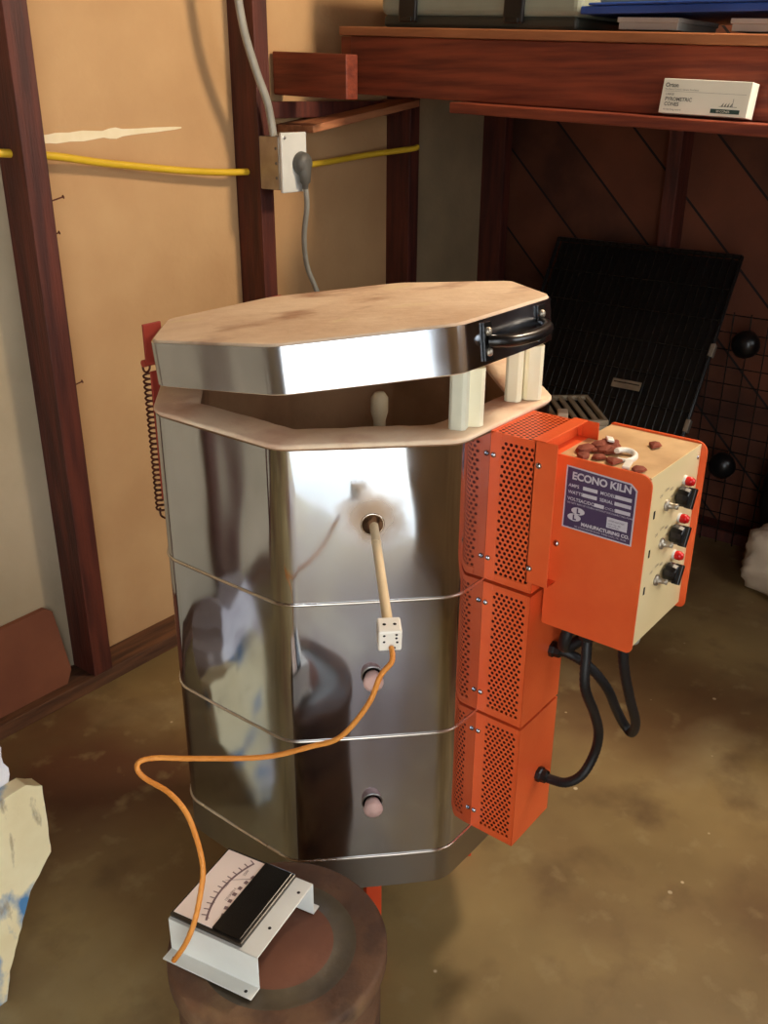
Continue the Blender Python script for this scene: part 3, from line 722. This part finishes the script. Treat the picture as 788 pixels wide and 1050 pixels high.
MB().tube([(0.029, -0.378, 0.632), (0.034, -0.40, 0.630), (0.050, -0.425, 0.61), (0.078, -0.445, 0.565), (0.108, -0.452, 0.512), (0.128, -0.46, 0.476), (0.124, -0.475, 0.47), (0.100, -0.488, 0.51), (0.060, -0.488, 0.58), (0.030, -0.485, 0.65), (0.024, -0.482, 0.70)], 0.0072, 12, 12, corr=0.10).build('hose', m_rubber, kiln)
MB().tube([(0.0, -0.410, 0.70), (-0.002, -0.405, 0.675), (0.012, -0.398, 0.655), (0.030, -0.402, 0.650), (0.05, -0.41, 0.66), (0.055, -0.42, 0.70)], 0.0085, 12, 10, corr=0.10).build('hose', m_rubber, kiln)
MB().tube([(0.090, -0.465, 0.715), (0.086, -0.475, 0.67), (0.098, -0.468, 0.652), (0.122, -0.445, 0.660), (0.128, -0.435, 0.715)], 0.0075, 10).build('supply_cord', m_grey, kiln)
# ---- hinge with springs
def hinge(x):
    h = MB()
    h.box(x-0.018, x+0.018, 0.297, 0.301, 1.000, 1.062)      # plate on lid side
    h.box(x-0.014, x+0.014, 0.2925, 0.297, 0.76, 0.985)
    h.lathe([(0.006, -0.02), (0.006, 0.02)], (x, 0.304, 0.998), 12, (1, 0, 0))
    hg = h.build('hinge', m_hinge, kiln, bevel=0.001)
    for dx, za, zb in ((-0.010, 1.0, 0.735), (0.012, 0.952, 0.722)):
        sp = MB(); P = []
        nt_ = 26
        for i in range(nt_*8):
            a = 2*PI*i/8; z = za-0.022 + (zb-za+0.022)*i/(nt_*8-1)
            P.append(Vector((x+dx+0.0065*math.cos(a), 0.309+0.0065*math.sin(a), z)))
        sp.tube(P, 0.0019, 6, 1)
        L = [Vector((x+dx+0.007*math.cos(2*PI*i/16), 0.309, za-0.010+0.009*math.sin(2*PI*i/16))) for i in range(17)]
        sp.tube(L, 0.0019, 6, 1)
        sp.tube([(x+dx, 0.309, zb+0.004), (x+dx, 0.309, zb-0.01), (x+dx, 0.296, zb-0.012)], 0.0019, 6, 3)
        sp.build('hinge_spring', m_spring, hg)
hinge(-0.140); hinge(0.140)
# ---- lid
LR = 0.2868; TH = 0.12939
LC = Vector((0.0071, 0.2864 - LR*math.cos(TH), 0.9984 + LR*math.sin(TH)))
lo = octo(LR-0.0035, 0.045, 0.0, 10, 10)
mb = MB()
rs = [[Vector((x, y, z)) for x, y in octo(LR+d_, 0.045, 0.0, 10, 10)] for d_, z in ((-0.006, 0.0), (-0.0022, 0.003), (-0.0022, 0.062), (-0.004, 0.066))]
mb.rings(rs, capa=True)
for sc_, in ((1.0,), ):
    prev = rs[-1]
    for q in (0.9, 0.75, 0.55, 0.35, 0.15):
        cur = [Vector((v.x*q, v.y*q, 0.0662 + 0.0012*noise.noise(Vector((v.x*q*30, v.y*q*30, 0))))) for v in rs[-1]]
        mb.rings([prev, cur]); prev = cur
    mb.add(prev, [tuple(range(len(prev)))], True)
lid = mb.build('lid', m_lidtop, kiln)
lid.location = LC; lid.rotation_euler = (-TH, 0, 0)
bb = MB()
zs = [0.0025 + 0.0600*i/6 for i in range(7)]
bb.rings([[Vector((x, y, z)) for x, y in octo(LR, 0.045, 0.0012)] for z in zs])
bb.rings([[Vector((x, y, zs[-1])) for x, y in octo(LR, 0.045, 0.0012)], [Vector((x, y, zs[-1])) for x, y in octo(LR-0.0016, 0.045, 0.0012)]], smooth=False)
bb.rings([[Vector((x, y, zs[0])) for x, y in octo(LR-0.0016, 0.045, 0.0012)], [Vector((x, y, zs[0])) for x, y in octo(LR, 0.045, 0.0012)]], smooth=False)
bb.build('lid_band', m_steellid, lid)
hd = MB()
yo = -(LR+0.0015)
for x in (-0.062, 0.078):
    hd.use(m_blackm).box(x-0.009, x+0.009, yo-0.003, yo, 0.008, 0.058)
    for z in (0.019, 0.046): hd.use(m_galv).lathe([(0.0058, 0), (0.005, 0.003), (0.002, 0.0045), (0, 0.0046)], (x, yo-0.003, z), 14, (0, -1, 0))
hd.use(m_black).tube([(-0.060, yo-0.002, 0.033), (-0.052, yo-0.014, 0.032), (-0.035, yo-0.026, 0.030), (0.008, yo-0.032, 0.029), (0.050, yo-0.026, 0.030), (0.068, yo-0.014, 0.032), (0.076, yo-0.002, 0.033)], 0.0085, 12, 6)
hd.build('handle', None, lid)

# ---- posts propping the lid
def lid_under(y): return 0.9984 + (0.2864-y)*math.tan(TH)
PS = ((-0.088, -0.262, 18, 0.021, m_postB, 'greyish kiln post propping the lid, leftmost of the four'),
      (-0.062, -0.268, 38, 0.024, m_postA, 'cream kiln post propping the lid, second from the left'),
      (0.068, -0.253, 20, 0.021, m_postA, 'cream kiln post propping the lid, third from the left beside the last'),
      (0.094, -0.268, 38, 0.024, m_postA, 'cream kiln post propping the lid, rightmost near the handle end'))
for x, y, a, wd, mm, lb in PS:
    z0 = 0.9915; h = lid_under(y-wd*0.6) - z0 + 0.002
    L = []
    for i in range(4):
        b0 = R(45+90*i)
        for da in (-14, 14):
            L.append((wd*0.66*math.cos(b0+R(da)), wd*0.66*math.sin(b0+R(da))))
    mt = Matrix.Translation((x, y, z0)) @ Matrix.Rotation(R(a), 4, 'Z')
    mb = MB()
    n_ = len(L)
    lo_ = [mt @ Vector((p[0], p[1], 0)) for p in L]; hi_ = []
    for p in L:
        v = mt @ Vector((p[0], p[1], 0)); v.z = lid_under(v.y) - 0.0008; hi_.append(v)
    mb.rings([lo_, hi_], smooth=False, capa=True, capb=True)
    o = mb.build('kiln_post', mm, bevel=0.0008, offset=(x, y, z0)); tag(o, lb, 'kiln post', 'kiln posts propping the lid')
# kiln furniture inside
t0 = MB().lathe([(0.2, 0), (0.2, 0.016), (0, 0.016)], (0, 0, 0.345), 8).build('kiln_shelf', m_brick, offset=(0, 0, 0.345))
tag(t0, 'round clay shelf lying on the bottom inside the kiln', 'kiln shelf')
o = MB().lathe([(0.014, 0.0), (0.013, 0.3), (0.010, 0.56), (0.014, 0.575), (0.014, 0.598), (0.008, 0.607), (0, 0.608)], (0.035, -0.03, 0.3615), 16).build('clay_rod', m_tube, offset=(0.035, -0.03, 0.36))
tag(o, 'cream clay rod with a rounded tip standing inside the open kiln', 'rod')

# ------------------------------------------------------------------ thermocouple
TP = Vector((-0.2045, -0.2085, 0.875))
t = root('thermocouple', 'ceramic thermocouple tube with white terminal block and orange lead in the top peephole', 'thermocouple', TP)
A = Vector((-0.178, -0.186, 0.8785)); B = Vector((-0.349, -0.348, 0.838))
tb = MB().tube([A-TP, B-TP], 0.0062, 16, 1).lathe([(0.0068, -0.001), (0.0068, 0.001)], (A+(B-A)*0.31)-TP, 16, (B-A).normalized())
tb.build('ceramic_tube', m_tube, t)
d = (B-A).normalized(); sx_ = d.cross(Vector((0, 0, 1))).normalized(); uz = sx_.cross(d)
bc = B + d*0.012 - TP
mt = Matrix((( -sx_.x, d.x, uz.x, bc.x), (-sx_.y, d.y, uz.y, bc.y), (-sx_.z, d.z, uz.z, bc.z), (0, 0, 0, 1)))
mb = MB().use(m_white).box(-0.0135, 0.0135, -0.013, 0.013, -0.017, 0.012, mt)
bk = mb.build('terminal_block', m_white, t, bevel=0.002)
mb = MB()
for x, z in ((-0.007, 0.006), (0.007, 0.007), (0.007, 0.002), (-0.007, -0.003), (0.008, -0.004), (0.005, -0.012)):
    mb.lathe([(0.0016, 0), (0, 0.0003)], mt @ Vector((x, 0.0132, z)), 8, d)
for x in (-0.006, 0.006):
    mb.lathe([(0.0022, 0), (0, 0.0003)], mt @ Vector((x, 0, 0.0122)), 8, uz)
mb.build('terminal_holes', m_hole, bk)
LD = [(-0.366, -0.366, 0.824), (-0.378, -0.376, 0.815), (-0.391, -0.370, 0.8), (-0.407, -0.365, 0.768), (-0.425, -0.339, 0.722), (-0.44, -0.307, 0.702), (-0.473, -0.259, 0.683), (-0.52, -0.192, 0.677), (-0.548, -0.155, 0.677), (-0.564, -0.144, 0.676), (-0.57, -0.147, 0.669), (-0.567, -0.158, 0.659), (-0.56, -0.187, 0.651), (-0.56, -0.216, 0.638)]
LD += [(-0.568, -0.242, 0.618), (-0.577, -0.26, 0.592), (-0.589, -0.267, 0.568), (-0.603, -0.269, 0.537), (-0.612, -0.26, 0.504), (-0.616, -0.24, 0.467)]
MB().tube([Vector(p)-TP for p in LD], 0.0031, 10, 6, corr=0.06).build('lead_wire', m_lead, t)

# ------------------------------------------------------------------ rusty drum and pyrometer
DC = Vector((-0.509, -0.305, 0.0)); DR = 0.134; DZT = 0.45
t = root('rusty_drum', 'round rusty metal drum with a worn lid in front of the kiln', 'drum', DC)
MB().lathe([(DR-0.008, 0.0), (DR-0.008, 0.425)], (0, 0, 0), 64).build('drum_wall', m_rust, t)
dl = MB().lathe([(DR-0.009, 0.424), (DR-0.001, 0.426), (DR, 0.430), (DR, 0.446), (DR-0.002, 0.4495), (DR-0.006, 0.4500), (DR-0.038, 0.4492), (DR-0.042, 0.4478), (DR-0.062, 0.4474), (DR-0.066, 0.4490), (0.03, 0.4496), (0, 0.4496)], (0, 0, 0), 64)
# colour by ring: outer rust, dark worn groove, red centre
dl.mats = [m_rust, m_rustdk, m_rustred]
n_ = 64
for r_i in range(11):
    for i in range(n_):
        dl.mi[r_i*n_+i] = 0 if r_i < 6 else (1 if r_i < 9 else 2)
dl.build('drum_lid', None, t)
# pyrometer
PO = Vector((-0.524, -0.262, 0.4505)); PA = R(11.5)
t = root('pyrometer', 'white bracket mounted pyrometer meter with black and white face on the rusty drum', 'pyrometer', PO, PA)
HX, HY, HZ = 0.0625, 0.0635, 0.050
br = MB()
T_ = 0.0018
br.box(-HX, HX, -HY, HY, HZ-T_, HZ)
br.box(-HX, -HX+T_, -HY, HY, 0, HZ); br.box(HX-T_, HX, -HY, HY, 0, HZ)
br.box(-HX-0.017, -HX+T_, -HY, HY, 0, T_); br.box(HX-T_, HX+0.013, -HY, HY, 0, T_)
bk = br.build('bracket', m_wpaint, t, bevel=0.0012)
for x, y in ((-HX-0.010, -HY+0.012), (-HX-0.010, HY-0.012), (HX+0.007, -HY+0.01)): MB().lathe([(0.0022, 0), (0, 0.0003)], (x, y, T_), 10).build('mounting_hole', m_hole, bk)
for x, y in ((-0.02, -HY+0.011), (0.042, -HY+0.009)): MB().lathe([(0.0022, 0), (0, 0.0003)], (x, y, HZ), 10).build('mounting_hole', m_hole, bk)
x0, x1, y0, y1 = -HX+0.003, HX-0.001, -HY+0.024, HY-0.001
mt_ = MB().box(x0, x1, y0, y1, HZ, HZ+0.006).box(x0+0.008, x1-0.008, y0+0.008, y1-0.008, 0.008, HZ)
me_ = mt_.build('meter', m_bezel, t, bevel=0.0015)
ym = y0 + (y1-y0)*0.42
MB().box(x0+0.004, x1-0.004, ym, y1-0.003, HZ+0.006, HZ+0.0068).build('meter_scale', m_dial, me_)
MB().box(x0+0.003, x1-0.003, y0+0.003, ym, HZ+0.006, HZ+0.0095).build('meter_cover', m_meterblk, me_, bevel=0.001)
ink = MB(); rr_ = [PI*0.36 + PI*0.28*i/24 for i in range(25)]
# scale arc and ticks; the long side of the dial runs along x
def dp(a, r_): return Vector(((x0+x1)/2 + r_*2.0*math.cos(a)*0.95, ym-0.098 + r_*2.0*math.sin(a)*0.98, HZ+0.0071))
for i in range(24):
    a, b_ = rr_[i], rr_[i+1]
    if dp(a, 0.062).y < ym+0.002 or dp(b_, 0.062).y < ym+0.002: continue
    ink.add([dp(a, 0.062), dp(b_, 0.062), dp(b_, 0.0634), dp(a, 0.0634)], [(0, 1, 2, 3)])
    if i % 2 == 0: ink.add([dp(a, 0.0634), dp(a+0.012, 0.0634), dp(a+0.012, 0.0665), dp(a, 0.0665)], [(0, 1, 2, 3)])
    if i % 3 == 0: ink.add([dp(a, 0.052), dp(a+0.05, 0.052), dp(a+0.05, 0.0545), dp(a, 0.0545)], [(0, 1, 2, 3)])
TT = lambda x, y: Matrix.Translation((x, y, HZ+0.0071)) @ Matrix.Rotation(PI, 4, 'Z')
ink.add([Vector((0.028, ym+0.002, HZ+0.0072)), Vector((0.029, ym+0.002, HZ+0.0072)), Vector((0.012, ym+0.030, HZ+0.0072)), Vector((0.0115, ym+0.030, HZ+0.0072))], [(0, 1, 2, 3)])
ink.text('0', 0.006, Matrix.Translation((x0+0.012, ym+0.012, HZ+0.0071))); ink.text('500', 0.005, Matrix.Translation((x0+0.03, ym+0.020, HZ+0.0071)))
ink.text('1500', 0.005, Matrix.Translation((x0+0.06, ym+0.022, HZ+0.0071))); ink.text('2500', 0.005, Matrix.Translation((x0+0.088, ym+0.012, HZ+0.0071)))
ink.text('DEGREES F', 0.0046, Matrix.Translation((x0+0.045, ym+0.009, HZ+0.0071)))
ink.build('scale_marking', m_ink, me_)

# ------------------------------------------------------------------ scraps on the control box
zt = CZ1 - 0.0015
def lump(name, p, r_, mm, seed, fl=0.6, parent=None):
    rs = []
    random.seed(seed)
    a0 = random.random()*6
    for i, (rr, z) in enumerate(((0.55, 0.0), (1.0, 0.25), (0.85, 0.75), (0.3, 1.0))):
        rs.append([Vector((r_*rr*(1+0.9*noise.noise(Vector((math.cos(q)*2.5+seed*3.1, math.sin(q)*2.5, z*0.3))))*math.cos(q+a0)*1.3, r_*rr*(1+0.9*noise.noise(Vector((math.sin(q)*2.5, seed*2.7, z*0.3))))*math.sin(q+a0), z*r_*fl)) for q in [2*PI*j/7 for j in range(7)]])
    return MB().rings([[v+Vector(p) for v in r0] for r0 in rs], True, False, True, True).build(name, mm, parent, offset=p)
chips = [(-0.010, -0.412, 0.009), (0.010, -0.402, 0.012), (0.024, -0.405, 0.009), (0.036, -0.412, 0.014), (0.052, -0.414, 0.013), (0.048, -0.428, 0.010), (0.028, -0.424, 0.012), (-0.004, -0.430, 0.009), (-0.006, -0.452, 0.010), (0.030, -0.436, 0.011), (0.018, -0.409, 0.008), (0.062, -0.420, 0.009), (0.089, -0.468, 0.009), (-0.012, -0.488, 0.009)]
for i, (x, y, r_) in enumerate(chips):
    o = lump('brick_chip', (x, y, zt+0.0003), r_, m_chip, i+1, 0.7)
    if i < 12: tag(o, 'small red brown chip in the scatter on the control box top', 'chip', 'red brown chips on the control box')
    else: tag(o, ['lone red brown chip on the control box top, toward its far right corner', 'lone red brown chip on the control box top, at the near front corner'][i-12], 'chip', 'red brown chips on the control box')
Lp = [Vector((0.022+0.016*math.cos(a), -0.455+0.012*math.sin(a), zt+0.005+0.004*math.sin(a*0.5))) for a in [R(-200+300*i/12) for i in range(13)]]
o = MB().tube(Lp, 0.004, 8, 2).build('curled_scrap', m_white, offset=(0.02, -0.455, zt)); tag(o, 'curled white scrap among the chips on the control box', 'scrap')
o = MB().box(-0.014, 0.014, -0.005, 0.005, 0, 0.004, Matrix.Translation((-0.004, -0.470, zt+0.0004)) @ Matrix.Rotation(R(15), 4, 'Z')).build('flat_scrap', m_white, bevel=0.0012, offset=(-0.004, -0.47, zt)); tag(o, 'flat white scrap lying in front of the curled one on the control box', 'scrap')
o = MB().box(-0.008, 0.008, -0.005, 0.005, 0, 0.004, Matrix.Translation((0.050, -0.418, zt+0.0085)) @ Matrix.Rotation(R(35), 4, 'Z') @ Matrix.Rotation(R(12), 4, 'X')).build('flat_scrap', m_white, bevel=0.0012, offset=(0.05, -0.418, zt+0.008)); tag(o, 'small white scrap on top of the farther red brown chips', 'scrap')

# ------------------------------------------------------------------ left foreground boards
def slab(name, outline, y0, y1, mm, lean=0.0, seed=0, rough_=0.004):
    """outline in (x, z); broken edge detail from noise"""
    L = []
    n0 = len(outline)
    for i in range(n0):
        a, b_ = Vector(outline[i]), Vector(outline[(i+1) % n0])
        m_ = max(1, int((b_-a).length/0.012))
        for q in range(m_):
            p = a.lerp(b_, q/m_); g = noise.noise(Vector((p.x*60, p.y*60, seed)))*rough_
            L.append((p.x+g, p.y + noise.noise(Vector((p.y*50, p.x*50, seed+5)))*rough_))
    mx_ = Matrix(((1, 0, 0, 0), (0, 0, 1, 0), (0, 1, 0, 0), (0, 0, 0, 1)))
    mb = MB().prism(L, y0, y1, mtx=mx_)
    if lean:
        for v in mb.v: v.y += lean*v.z
    cx = sum(p[0] for p in outline)/n0
    return mb.build(name, mm, bevel=0.002, offset=(cx, (y0+y1)/2, min(p[1] for p in outline)))
o = slab('splattered_board', [(-0.60, 0.0), (-0.585, 0.055), (-0.525, 0.185), (-0.478, 0.235), (-0.474, 0.370), (-0.50, 0.388), (-0.56, 0.386), (-0.63, 0.41), (-0.665, 0.30), (-0.66, 0.20), (-0.625, 0.10), (-0.625, 0.0)], 0.262, 0.290, m_splat, seed=1, rough_=0.002)
tag(o, 'cream broken board with blue paint stains at the left edge', 'board')
o = slab('plaster_block', [(-0.635, 0.0), (-0.63, 0.10), (-0.56, 0.22), (-0.525, 0.30), (-0.508, 0.40), (-0.518, 0.47), (-0.53, 0.50), (-0.56, 0.485), (-0.59, 0.52), (-0.63, 0.53), (-0.67, 0.46), (-0.68, 0.0)], 0.292, 0.345, m_lav, seed=3, rough_=0.006)
tag(o, 'chalky white ragged block standing behind the blue stained board', 'block')
o = MB().prism([(-0.52, 0.04), (-0.008, 0.04), (0.012, 0.07), (0.006, 0.225), (-0.01, 0.238), (-0.10, 0.236), (-0.52, 0.225)], 0.930, 0.944, mtx=Matrix(((1, 0, 0, 0), (0, 0, 1, 0), (0, 1, 0, 0), (0, 0, 0, 1)))).build('hardboard_offcut', m_brown, bevel=0.004, offset=(-0.25, 0.937, 0.04))
for v in o.data.vertices: v.co.y += 0.24*v.co.z
tag(o, 'reddish brown board offcut leaning in the wall bay left of the stud', 'board')

# ------------------------------------------------------------------ black rack, grid panel, louvred box
def rackmat(y, s_):   # point on the leaning rack: y across, s_ up along it, returns frame
    return y, s_
RA = math.atan2(0.56, 0.957)
FR = Matrix.Translation((1.32, 0.345, 0.006)) @ Matrix.Rotation(RA, 4, 'Y')
t = root('wire_crate', 'large black wire crate folded flat and leaning on the back wall', 'crate', (1.32, 0.345, 0.0))
P = Matrix.Translation((-1.32, -0.345, 0)) @ FR
HH = 1.10; HW = 0.31
MB().box(0.012, 0.018, -HW+0.01, HW-0.01, 0.01, HH-0.01, P).build('tray', m_blackpan, t)
mb = MB()
for i in range(27):
    y = -HW + 2*HW*i/26
    mb.tube([P @ Vector((-0.004, y, 0)), P @ Vector((-0.004, y, HH))], 0.0022, 6, 1)
mb.build('front_wires', m_blackm, t)
mb = MB()
for i in range(12):
    z = 0.01 + (HH-0.02)*i/11
    mb.tube([P @ Vector((-0.001, -HW, z)), P @ Vector((-0.001, HW, z))], 0.0026, 6, 1)
mb.build('cross_wires', m_blackm, t)
fr = MB()
for y in (-HW, HW): fr.tube([P @ Vector((0.005, y, 0)), P @ Vector((0.005, y, HH))], 0.007, 8, 1)
for z in (0.0, HH): fr.tube([P @ Vector((0.005, -HW, z)), P @ Vector((0.005, HW, z))], 0.006, 8, 1)
fr.build('frame', m_black, t)
lb = MB().use(m_galv).box(-0.013, -0.010, -0.14, -0.045, 0.632, 0.66, P).use(m_blackm).box(-0.014, -0.0125, -0.135, -0.05, 0.648, 0.652, P)
lb.build('maker_plate', m_galv, t)
for z in (0.80, 0.56): MB().box(-0.006, 0.014, -HW-0.012, -HW+0.004, z-0.02, z+0.02, P).build('side_clip', m_galv, t, bevel=0.002)

GX = 1.905
t = root('wire_grid_panel', 'black wire grid panel with two round black knobs against the back wall', 'grid', (GX, -0.08, 0.0))
g = MB()
ys = [0.26 - 0.055*i for i in range(9)]; zs = [0.055*i for i in range(1, 15)]
for y in ys: g.tube([(0, y+0.08, 0.004), (0, y+0.08, 0.78)], 0.0022, 6, 1)
g.build('upright_wires', m_blackm, t)
g = MB()
for z in zs: g.tube([(0.004, ys[0]+0.08, z), (0.004, ys[-1]+0.08, z)], 0.0022, 6, 1)
g.build('cross_wires', m_blackm, t)
for y, z in ((-0.015, 0.69), (-0.002, 0.285)):
    MB().lathe([(0.040, 0.0), (0.044, 0.008), (0.042, 0.026), (0.030, 0.040), (0.012, 0.046), (0, 0.047)], (-0.004, y+0.08, z), 24, (-1, 0, 0)).build('knob', m_black, t)
# louvred metal box behind the kiln
t = root('louvred_box', 'grey metal cabinet with a slotted top behind the kiln beside the crate', 'cabinet', (1.215, 0.243, 0.0), R(40.5))
for lx in (-0.10, 0.09):
    for ly in (-0.08, 0.02): MB().box(lx, lx+0.012, ly, ly+0.012, 0.0, 0.17).build('leg', m_galv, t)
body = MB().box(-0.12, 0.12, -0.093, 0.10, 0.17, 0.585).build('body', m_louvre, t, bevel=0.004)
tp = MB().box(-0.12, 0.12, 0.088, 0.10, 0.587, 0.600).box(-0.12, 0.12, -0.093, -0.083, 0.587, 0.600).box(-0.12, -0.105, -0.083, 0.088, 0.587, 0.600).box(0.105, 0.12, -0.083, 0.088, 0.587, 0.600)
for i in range(6): tp.box(-0.105, 0.105, -0.069+0.0265*i, -0.056+0.0265*i, 0.592, 0.599)
tp.build('slotted_top', m_louvre, t, bevel=0.001, seg=1)
MB().box(-0.105, 0.105, -0.083, 0.088, 0.5855, 0.588).build('dark_recess', m_hole, t)
o = MB().box(-0.022, 0.022, -0.014, 0.014, 0, 0.018, Matrix.Translation((1.13, 0.205, 0.6008)) @ Matrix.Rotation(R(30), 4, 'Z')).build('brick_fragment', m_brick, bevel=0.003, offset=(1.135, 0.19, 0.6))
tag(o, 'pale firebrick fragment lying on the slotted cabinet top', 'brick')

# ------------------------------------------------------------------ sack and bag on the right
def blob(name, c, r_, mm, seed, amp, sx=1, sy=1, sz_=1):
    rs = []; nu, nv = 40, 22
    for j in range(nv+1):
        th = PI*j/nv; ring = []
        for i in range(nu):
            ph = 2*PI*i/nu
            v = Vector((math.sin(th)*math.cos(ph), math.sin(th)*math.sin(ph), -math.cos(th)))
            k_ = 1 + amp*noise.noise(v*1.6+Vector((seed, 0, 0))) + amp*0.6*abs(noise.noise(v*4+Vector((0, seed, 0)))) + amp*0.25*noise.noise(v*9)
            sq = max(abs(v.x), abs(v.y), abs(v.z))**-0.45
            p = Vector((v.x*sx, v.y*sy, v.z*sz_))*r_*k_*sq
            p.z = max(p.z, -r_*sz_*0.86)
            ring.append(p+Vector(c)+Vector((0, 0, r_*sz_*0.86+0.001)))
        rs.append(ring)
    return MB().rings(rs).build(name, mm, offset=(c[0], c[1], 0))
o = blob('cloth_sack', (1.70, -0.320, 0), 0.125, m_sack, 4.0, 0.22, 0.85, 1.1, 0.85); tag(o, 'crumpled dirty cream cloth sack on the floor at the right edge', 'sack')
o = MB().tube([(1.62, -0.30, 0.19), (1.60, -0.31, 0.225), (1.62, -0.335, 0.24), (1.645, -0.345, 0.21)], 0.004, 8, 5).build('twist_tie', m_spring, offset=(1.62, -0.32, 0.2)); tag(o, 'rusty wire loop sticking up from the cream sack', 'wire')
o = blob('black_bag', (1.862, -0.35, 0), 0.20, m_blackbag, 9.0, 0.2, 0.17, 0.95, 1.2); tag(o, 'full black plastic bag behind the cream sack', 'bag')
